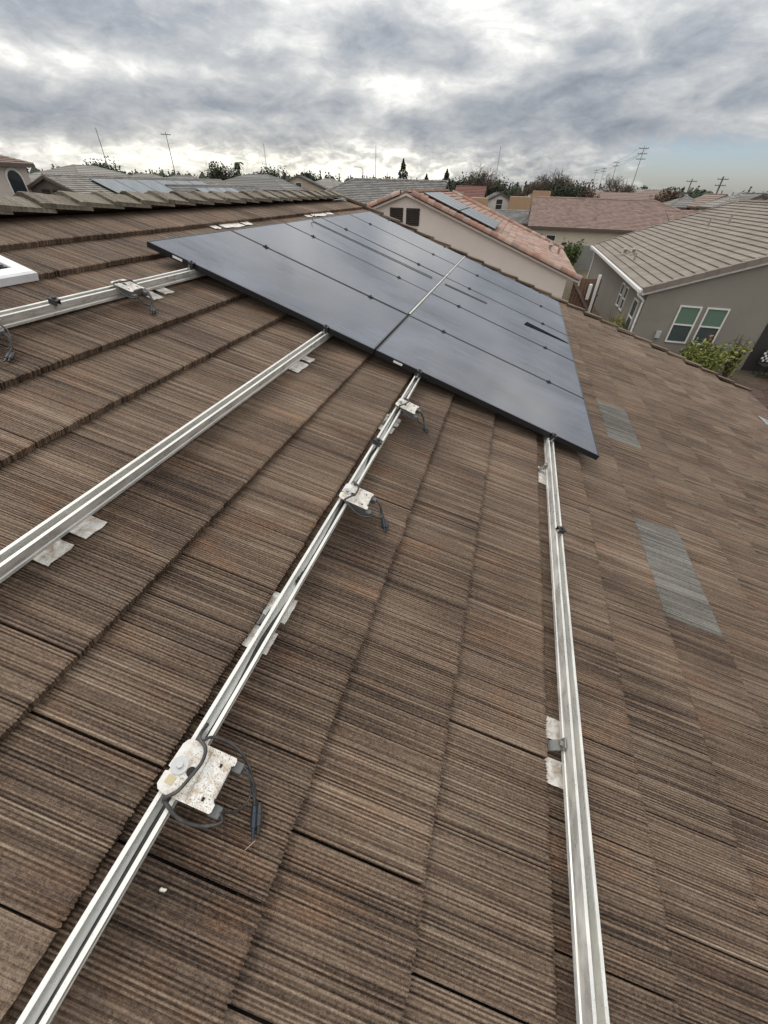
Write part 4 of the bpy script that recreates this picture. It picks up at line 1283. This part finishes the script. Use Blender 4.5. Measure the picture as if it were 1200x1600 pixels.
# gable louvre and solar row on the dark gabled house
t, inf = FH[0]
for cx_ in (-.55, .55):
    lp = MB().box(cx_ - .42, cx_ + .42, -inf['L0'] - .03, -inf['L0'] - .005, 3.9, 4.8).build('gable_vent', LOUV, t)
    for j in range(6):
        MB().obox((cx_, -inf['L0'] - .05, 3.98 + j * .15), (1, 0, 0), (0, 1, .8), (0, -.8, 1), .40, .04, .006).build('slat', LOUV, lp)
def far_array(inf, t, n, x0, y0, nm, k_, lu=2.6, lv_=1.5, dy=1.55):
    T = t.matrix_basis
    for j in range(n):
        u = Vector((1, 0, -k_)).normalized(); nn = Vector((k_, 0, 1)).normalized()
        org = T @ (Vector((x0, y0 + j * dy, inf['zr'] - x0 * k_)) + nn * .16)
        r3 = T.to_3x3()
        array_panel('solar_panel', '%s solar panel on %s' % (['nearest', 'second nearest', 'third nearest', 'fourth nearest', 'fifth nearest', 'farthest'][j if j < n - 1 else 5], nm), 'solar panels on ' + nm, org, r3 @ u, r3 @ Vector((0, 1, 0)), r3 @ nn, lu, lv_)
far_array(inf, t, 6, .9, -8.6, 'the dark gabled house beyond the ridge', .36, 3.3, 2.5, 2.55)
t, inf = FH[3]
far_array(inf, t, 4, 1.0, -5.6, 'the grey gabled house in mid distance', .36, 3.4, 1.75, 1.8)
# arched window on the two storey house at far left
t, inf = FH[1]
T = t.matrix_basis
ar = MB()
# its right-hand wall faces +X in the world (local -y after the 90 degree turn)
yl = -11.0 / 2 + .45
arch = [(-.6, 0), (.6, 0), (.6, 1.1)] + [(.6 * math.cos(a_), 1.1 + .6 * math.sin(a_)) for a_ in [math.pi * q / 8 for q in range(1, 8)]] + [(-.6, 1.1)]
n = len(arch)
def archm(sc, d0, d1):
    m = MB(); vs = []
    for d_ in (d0, d1):
        vs += [(2.75 + p * sc, yl - d_, 4.25 + (q - .85) * sc + .85) for p, q in arch]
    m.add(vs, [tuple(range(n)), tuple(range(2 * n - 1, n - 1, -1))] + [(i, n + i, n + (i + 1) % n, (i + 1) % n) for i in range(n)])
    return m
wn = archm(1.15, .004, .06).build('window', WINF, t)
archm(.95, .062, .07).build('pane', PANE, wn)

# unfinished orange sheathing walls
def osb(az_, d, parts, lab):
    x, y = pol(az_, d)
    t = thing('unfinished_house', lab, 'building site', Matrix.Translation((x, y, 0)) , 'unfinished wood sheathed buildings')
    for (x0, x1, z0, z1) in parts:
        MB().box(x0, x1, 0, 4, z0, z1).build('sheathing', OSB, t)
    for (x0, x1, z0, z1) in parts:
        for q in range(int((x1 - x0) / 1.2)):
            MB().box(x0 + q * 1.2 - .01, x0 + q * 1.2 + .02, -.02, -.003, z0, z1).build('batten', simple('batten_wood', (.40, .24, .12), .8) if 'batten_wood' not in bpy.data.materials else bpy.data.materials['batten_wood'], t)
osb(.0, 80, [(-2.6, .6, 0, 4.75), (.6, 3.2, 0, 5.55)], 'orange wood sheathed unfinished wall, stepped, left of the red roof')
osb(-5.2, 70, [(-1.3, 1.0, 0, 4.6)], 'small orange wood sheathed wall under the maroon roof')

# ================================================================== PLANTS
def leaf_material(name, c0, c1, c2):
    m, t = newmat(name)
    at = t.n('ShaderNodeAttribute', attribute_name='tint')
    c = t.ramp(at.outputs['Fac'], [(0.0, c0), (.5, c1), (1.0, c2)])
    t.bsdf(c, .7, 0, None, .3)
    return m
BARK = simple('bark', (.09, .065, .05), .9, var=.3, scale=8, bump=.5, bdist=.02, bscale=20)
LF_DARK = leaf_material('dark_evergreen_leaf', (.024, .032, .019), (.042, .054, .030), (.068, .08, .045))
LF_GREEN = leaf_material('green_leaf', (.035, .055, .018), (.075, .105, .03), (.15, .18, .055))
LF_BUSH = leaf_material('bright_bush_leaf', (.08, .105, .028), (.19, .21, .055), (.34, .34, .11))
LF_RUST = leaf_material('rusty_leaf', (.05, .032, .022), (.085, .055, .035), (.12, .08, .05))
TIP = leaf_material('orange_new_leaf', (.30, .12, .05), (.36, .17, .08), (.42, .24, .12))
GRASSL = leaf_material('yellow_grass_blade', (.13, .13, .04), (.22, .21, .07), (.34, .31, .13))

def leafquad(mb, c, size, rng, n=None, long=1.6):
    a = Vector((rng.gauss(0, 1), rng.gauss(0, 1), rng.gauss(0, .8))).normalized()
    b = a.cross(Vector((rng.gauss(0, 1), rng.gauss(0, 1), rng.gauss(0, 1))))
    if b.length < .01: return
    b.normalize()
    a *= size * long / 2; b *= size / 2
    mb.add([c - a, c - a * .1 - b, c + a, c - a * .1 + b], [(0, 1, 2, 3)], max(0, min(1, rng.gauss(.5, .25))))

def tree(label, az_, d, h, r, kind, leaf, seed, group='trees on the skyline', n=500, base=0.3):
    rng = random.Random(seed)
    x, y = pol(az_, d)
    t = thing('tree', label, 'tree', loc=(x, y, 0), group=group)
    tk = MB(); cr = MB()
    ls = max(.12, d * .0019)
    n = int(n * 2.2)
    cg = lambda sg: max(-1.5 * sg, min(1.5 * sg, rng.gauss(0, sg)))
    if kind == 'conifer':
        tk.tube([(0, 0, 0), (0, 0, h * .97)], r * .10, 7, .03)
        for i in range(n):
            z = rng.random() ** 1.25
            rad = r * (1 - z) * (0.45 + .55 * rng.random() ** .5) * (1 + .25 * math.sin(z * 31))
            a_ = rng.uniform(0, 6.283)
            leafquad(cr, Vector((rad * math.cos(a_), rad * math.sin(a_), h * (base + (1 - base) * z) - rad * .25)), ls * rng.uniform(.7, 1.5), rng)
    elif kind == 'palm':
        tk.tube(spline([(0, 0, 0), (.3, 0, h * .5), (.1, 0, h * .92)], 4), .22, 7, .16)
        for i in range(26):
            a_ = rng.uniform(0, 6.283); L = r * rng.uniform(.7, 1.1); up = rng.uniform(-.3, .9)
            prev = Vector((.1, 0, h * .92))
            for q in range(9):
                u = (q + 1) / 9
                p = Vector((.1 + math.cos(a_) * L * u, math.sin(a_) * L * u, h * .92 + L * (up * u - .9 * u * u)))
                dv = (p - prev).normalized(); sd_ = dv.cross(Vector((0, 0, 1))).normalized()
                for sg in (-1, 1):
                    cr.add([prev, p, p + sd_ * sg * L * .16 - Vector((0, 0, L * .06)), prev + sd_ * sg * L * .14 - Vector((0, 0, L * .05))], [(0, 1, 2, 3)], rng.random())
                prev = p
    else:
        # limbs first, leaves gathered round the limb ends
        ends = []
        tk.tube([(0, 0, 0), (rng.uniform(-.2, .2), rng.uniform(-.2, .2), h * .38)], r * .09, 7, r * .06)
        def limb(p, dv, L, rad, depth):
            q = p + dv * L
            tk.tube([p, p.lerp(q, .5) + Vector((rng.uniform(-.1, .1), rng.uniform(-.1, .1), 0)) * L * .3, q], rad, 5, rad * .5)
            if depth == 0:
                ends.append(q); return
            for _ in range(3 if kind != 'bare' else 4):
                nv = (dv + Vector((rng.gauss(0, .55), rng.gauss(0, .55), rng.gauss(.12, .35)))).normalized()
                limb(p.lerp(q, rng.uniform(.55, 1)), nv, L * rng.uniform(.55, .8), rad * .55, depth - 1)
        for _ in range(5):
            a_ = rng.uniform(0, 6.283)
            limb(Vector((0, 0, h * rng.uniform(.22, .4))), Vector((math.cos(a_) * .6, math.sin(a_) * .6, .9)).normalized(), h * .28, r * .05, 2 if kind != 'bare' else 3)
        if kind == 'bare':
            for e in ends:
                for _ in range(3):
                    q = e + Vector((rng.gauss(0, .5), rng.gauss(0, .5), rng.gauss(.5, .4))) * h * .09
                    tk.tube([e, q], max(.02, d * .00022), 3, max(.012, d * .0001))
            for i in range(n):
                e = rng.choice(ends)
                leafquad(cr, e + Vector((rng.gauss(0, 1), rng.gauss(0, 1), rng.gauss(0, 1))) * r * .12, ls * .5, rng)
        else:
            cl = [e + Vector((rng.gauss(0, .1), rng.gauss(0, .1), rng.gauss(0, .08))) * r for e in ends]
            cl += [Vector((rng.gauss(0, .42) * r, rng.gauss(0, .42) * r, h * rng.uniform(.35, .9))) for _ in range(10)]
            sh = [rng.uniform(-.2, .2) for _ in cl]
            for i in range(n):
                ii = rng.randrange(len(cl)); e = cl[ii]
                leafquad(cr, e + Vector((cg(1), cg(1), cg(.8))) * r * .19, ls * rng.uniform(.7, 1.4), rng)
                cr.t[-1] = max(0, min(1, cr.t[-1] + sh[ii]))
    tk.build('trunk', BARK, t)
    cr.build('crown', leaf, t)
    return t
tree('tall dark conifer standing alone above the large grey roof', -13.8, 150, 11.5, 3.4, 'conifer', LF_DARK, 1, n=700)
tree('short dark conifer left of the bare tree near centre', -9.0, 150, 9.5, 3.6, 'conifer', LF_DARK, 2, n=600)
tree('pointed dark conifer right of the tall lone one', -11.2, 160, 8.5, 2.6, 'conifer', LF_DARK, 3, n=500)
tree('dense dark tree on the left skyline by the leaning pole', -44.3, 150, 9.3, 6.0, 'broad', LF_DARK, 4, n=1500)
tree('dark bushy tree left of the skyline palm', -33.2, 150, 9.6, 4.6, 'broad', LF_DARK, 5, n=1200)
tree('slender palm on the left skyline above the grey roofs', -31.4, 150, 10.2, 1.5, 'palm', LF_DARK, 6)
tree('dark bushy tree right of the skyline palm', -28.6, 155, 9.0, 5.2, 'broad', LF_DARK, 7, n=1300)
tree('round dark tree on the skyline left of centre', -24.3, 190, 9.0, 5.5, 'broad', LF_DARK, 8, n=1000)
tree('bare branched tree above the maroon roofs', -5.6, 120, 10.0, 4.2, 'bare', LF_RUST, 9, n=150)
tree('dark evergreen mass under the bare tree', -6.4, 130, 8.2, 5.2, 'broad', LF_DARK, 10, n=1300)
tree('dark leafy tree right of the thin grey pole', -3.9, 125, 7.6, 4.4, 'broad', LF_DARK, 11, n=1100)
tree('bare winter tree at left of the big dark tree group', 0.2, 105, 8.2, 3.6, 'bare', LF_RUST, 12, n=200)
tree('large dark tree with twiggy top behind orange walls', 2.2, 108, 7.4, 4.0, 'broad', LF_DARK, 13, n=1100)
tree('tall bare tree rising out of the dark tree group', 3.3, 110, 9.2, 4.2, 'bare', LF_RUST, 14, n=180)
tree('rusty brown tree at right of the dark tree group', 5.4, 106, 7.5, 3.8, 'broad', LF_RUST, 15, n=1300)
tree('dark evergreen tree left of the rusty brown one', 3.9, 104, 7.4, 3.4, 'broad', LF_DARK, 16, n=900)
tree('small bare tree beneath the leaning power pole', 8.9, 130, 9.0, 3.6, 'bare', LF_RUST, 17, n=80)
tree('dark rounded tree by the far brown roof', 13.3, 118, 7.0, 2.6, 'broad', LF_RUST, 18, n=900)
tree('short fan palm in front of the far houses at right', 16.4, 105, 6.6, 2.0, 'palm', LF_DARK, 19)

# the far wood along the horizon: one mass
rng = random.Random(77)
wood = MB()
for i in range(520):
    a_ = -62 + 96 * rng.random(); d = rng.uniform(260, 420)
    x, y = pol(a_, d)
    hh = rng.uniform(6.8, 10.0) * (1.0 if a_ < 4 else .85); con = rng.random() < .45
    if con: hh *= 1.12
    rr = hh * (.16 if con else .40)
    core = []
    for zi in range(5):
        u = zi / 4
        cw_ = (rr * (1 - u) * .8 + .1) if con else rr * .8 * math.sqrt(max(.04, 1 - (2 * u - 1) ** 2))
        core += [(x + cw_ * rng.uniform(.75, 1.1) * math.cos(q * 1.0472), y + cw_ * rng.uniform(.75, 1.1) * math.sin(q * 1.0472), hh * (.05 + .88 * u)) for q in range(6)]
    wood.add(core, [(zi * 6 + q, zi * 6 + (q + 1) % 6, zi * 6 + 6 + (q + 1) % 6, zi * 6 + 6 + q) for zi in range(4) for q in range(6)], rng.uniform(.0, .6))
    for j in range(26):
        z = rng.random()
        w_ = rr * (1 - z) * .9 + .1 if con else rr * math.sqrt(max(.05, 1 - (2 * z - 1) ** 2)) * 1.0
        a2 = rng.uniform(0, 6.283)
        leafquad(wood, Vector((x + w_ * math.cos(a2), y + w_ * math.sin(a2), hh * (.12 + .88 * z))), rng.uniform(.6, 1.1), rng, long=1.3)
tag(wood.build('distant_trees', LF_DARK), 'dark line of distant trees along the horizon', 'trees', kind='stuff')

# shrubs by the houses
def shrub(label, loc, r, h, leaf, seed, n, ls, tips=0):
    rng = random.Random(seed)
    t = thing('shrub', label, 'shrub', loc=loc)
    st = MB(); cr = MB(); tp = MB()
    for i in range(26):
        a_ = rng.uniform(0, 6.283); L = h * rng.uniform(.6, 1.05)
        e = Vector((math.cos(a_) * r * rng.uniform(.1, .95), math.sin(a_) * r * rng.uniform(.1, .95), L))
        b = Vector((e.x * .2, e.y * .2, 0)); md = b.lerp(e, .5) + Vector((e.x * .12, e.y * .12, 0))
        P = spline([b, md, e], 4)
        st.tube(P, .018, 4, .006)
        for j in range(n // 26):
            u = rng.uniform(.25, 1.03)
            p = P[min(len(P) - 1, int(u * (len(P) - 1)))] + Vector((rng.gauss(0, .08), rng.gauss(0, .08), rng.gauss(0, .06)))
            tgt = tp if (tips and i < tips and u > .85) else cr
            leafquad(tgt, p, ls * rng.uniform(.7, 1.3), rng, long=2.4)
    st.build('stem', BARK, t)
    cr.build('foliage', leaf, t)
    if tips: tp.build('young_leaves', TIP, t)
shrub('yellow-green leafy shrub with orange tips under the green windows', (7.85, 18.7, 0), 1.0, 1.30, LF_BUSH, 31, 3600, .060, 3)
shrub('upright leafy stems with reddish tips right of the big shrub', (8.85, 18.7, 0), .35, 1.60, LF_BUSH, 32, 360, .07, 3)
shrub('green shrub before the grey block wall', (4.6, 44.5, 0), 1.0, 2.3, LF_GREEN, 33, 1400, .12)
shrub('small green plant under the grey side wall by the downspout', (4.95, 20.9, 0), .45, 1.3, LF_BUSH, 35, 900, .06)
gr = thing('grass_clump', 'yellowish tall grass clump against the grey side wall', 'grass clump', loc=(5.0, 21.9, 0))
gm = MB(); rng = random.Random(8)
for i in range(170):
    a_ = rng.uniform(0, 6.283); L = rng.uniform(.9, 1.75); o_ = rng.uniform(.1, .6)
    p0 = Vector((rng.gauss(0, .12), rng.gauss(0, .22), 0)); d = Vector((math.cos(a_) * o_, math.sin(a_) * o_, 0))
    w_ = Vector((-math.sin(a_), math.cos(a_), 0)) * .014
    a, b, c = p0, p0 + d * .35 + Vector((0, 0, L * .65)), p0 + d * 1.0 + Vector((0, 0, L * rng.uniform(.75, 1.0)))
    gm.add([a - w_, a + w_, b + w_, b - w_], [(0, 1, 2, 3)], rng.random()); gm.add([b - w_, b + w_, c], [(0, 1, 2)], rng.random())
gm.build('blades', GRASSL, gr)
# dug soil mound with dry stalks by the patio
sm = MB(); rng = random.Random(9); nx = 26
vs = []
for i in range(nx):
    for j in range(nx):
        x = 6.5 + i * .30; y = 12.6 + j * .235
        e = math.sin(i * .9) * math.cos(j * .7) * .06 + rng.uniform(-.05, .05)
        edge = min(i, j, nx - 1 - i, nx - 1 - j) / 4
        vs.append((x, y, .004 + max(0, min(1, edge)) * (.16 + e)))
sm.add(vs, [(i * nx + j, (i + 1) * nx + j, (i + 1) * nx + j + 1, i * nx + j + 1) for i in range(nx - 1) for j in range(nx - 1)])
tag(sm.build('soil_bed', simple('dark_soil', (.075, .048, .036), .95, var=.4, scale=3, bump=.9, bdist=.04, bscale=14)), kind='structure')
dm = MB()
for i in range(900):
    p = Vector((rng.uniform(7, 13.5), rng.uniform(13, 18.1), .15)); a_ = rng.uniform(0, 6.283); L = rng.uniform(.15, .55)
    q = p + Vector((math.cos(a_) * L, math.sin(a_) * L, rng.uniform(.0, .14))); w_ = Vector((-math.sin(a_), math.cos(a_), 0)) * .012
    dm.add([p - w_, p + w_, q + w_, q - w_], [(0, 1, 2, 3)], rng.random())
tag(dm.build('dry_stalks', LF_RUST), 'dry brown stalks strewn over the soil bed', 'stalks', kind='stuff')

# ================================================================== POLES AND WIRES
POLE = simple('weathered_pole_wood', (.13, .105, .09), .85, var=.3, scale=2)
GREYPOLE = simple('galvanised_pole', (.33, .33, .34), .5, .3, var=.1)
poles = {}
def pole(label, az_, d, h, arms=1, mat_=POLE, r=.10, rz=0.0, w_=2.4):
    x, y = pol(az_, d)
    t = thing('utility_pole', label, 'pole', Matrix.Translation((x, y, 0)) @ Matrix.Rotation(rz, 4, 'Z'), 'utility poles on the skyline')
    MB().tube([(0, 0, 0), (0, 0, h)], r * 1.15, 8, r * .75).build('shaft', mat_, t)
    for i in range(arms):
        z = h - .5 - i * 1.1
        ca = MB().box(-w_ / 2, w_ / 2, -r - .12, -r - .0, z - .07, z + .07).build('crossarm', mat_, t)
        for q in (-.45, -.2, .2, .45):
            MB().tube([(q * w_, -r - .06, z + .07), (q * w_, -r - .06, z + .27)], .07, 6, .05).build('insulator', GREYPOLE, ca)
    poles[label] = (x, y, h)
    return t
pole('wooden pole leaning out at left, tallest left of the array', -43.6, 160, 15.4, 0)
pole('wooden pole with crossarm above the dark gabled house', -37.7, 156, 15.2, 1, rz=.5)
pole('thin grey pole on the skyline right of the palm', -28.5, 180, 15.3, 0, GREYPOLE)
pole('thin grey pole above the large grey hip roof', -16.8, 172, 15.3, 0, GREYPOLE)
pole('thin grey pole beside the bare tree right of centre', -3.7, 165, 15.5, 0, GREYPOLE)
pole('tallest wooden power pole with crossarms on the right skyline', 9.9, 165, 15.6, 3, rz=-.3, r=.09, w_=2.4)
pole('second wooden power pole left of the tallest', 7.9, 235, 15.4, 2, rz=-.3, r=.09, w_=2.4)
pole('third wooden power pole from the tallest', 6.9, 290, 15.2, 2, rz=-.3, r=.09, w_=2.4)
pole('fourth wooden power pole from the tallest', 6.2, 320, 15.4, 2, rz=-.3, r=.09, w_=2.4)
pole('short wooden pole left of the fan palm', 14.9, 150, 8.6, 1, r=.15)
pole('dark wooden pole with crossarms right of the fan palm', 17.3, 140, 8.9, 2, r=.2, w_=2.2)
wm = CABLE
pp = [poles[k_] for k_ in ('tallest wooden power pole with crossarms on the right skyline', 'second wooden power pole left of the tallest', 'third wooden power pole from the tallest', 'fourth wooden power pole from the tallest')]
for i in range(3):
    a, b = Vector(pp[i]), Vector(pp[i + 1])
    for dz, dx, nm in ((-.25, -1.2, 'left'), (-.25, 1.2, 'right'), (-1.35, 0, 'lower')):
        P = []
        for q in range(13):
            u = q / 12; p = a.lerp(b, u); p.z += dz - 2.6 * u * (1 - u); p.x += dx; P.append(p)
        o = MB().tube(P, .035, 4).build('power_line', wm)
        tag(o, '%s power line of the span %s' % (nm, ('from the tallest pole', 'from the second power pole', 'from the third power pole')[i]), 'power line', 'power lines at right')
def lamp(label, az_, d, h, flip=1):
    x, y = pol(az_, d)
    t = thing('street_lamp', label, 'street lamp', loc=(x, y, 0), group='street lamps on the skyline')
    MB().tube([(0, 0, 0), (0, 0, h)], .09, 7, .06).build('post', GREYPOLE, t)
    MB().tube(spline([(0, 0, h), (.5 * flip, 0, h + .35), (1.6 * flip, 0, h + .45)], 4), .05, 6).build('arm', GREYPOLE, t)
    MB().box(min(1.5 * flip, 2.1 * flip), max(1.5 * flip, 2.1 * flip), -.12, .12, h + .36, h + .48).build('lamp_head', GREYPOLE, t)
lamp('street lamp on the skyline near the thin pole above the hip roof', -18.2, 120, 8.3, -1)
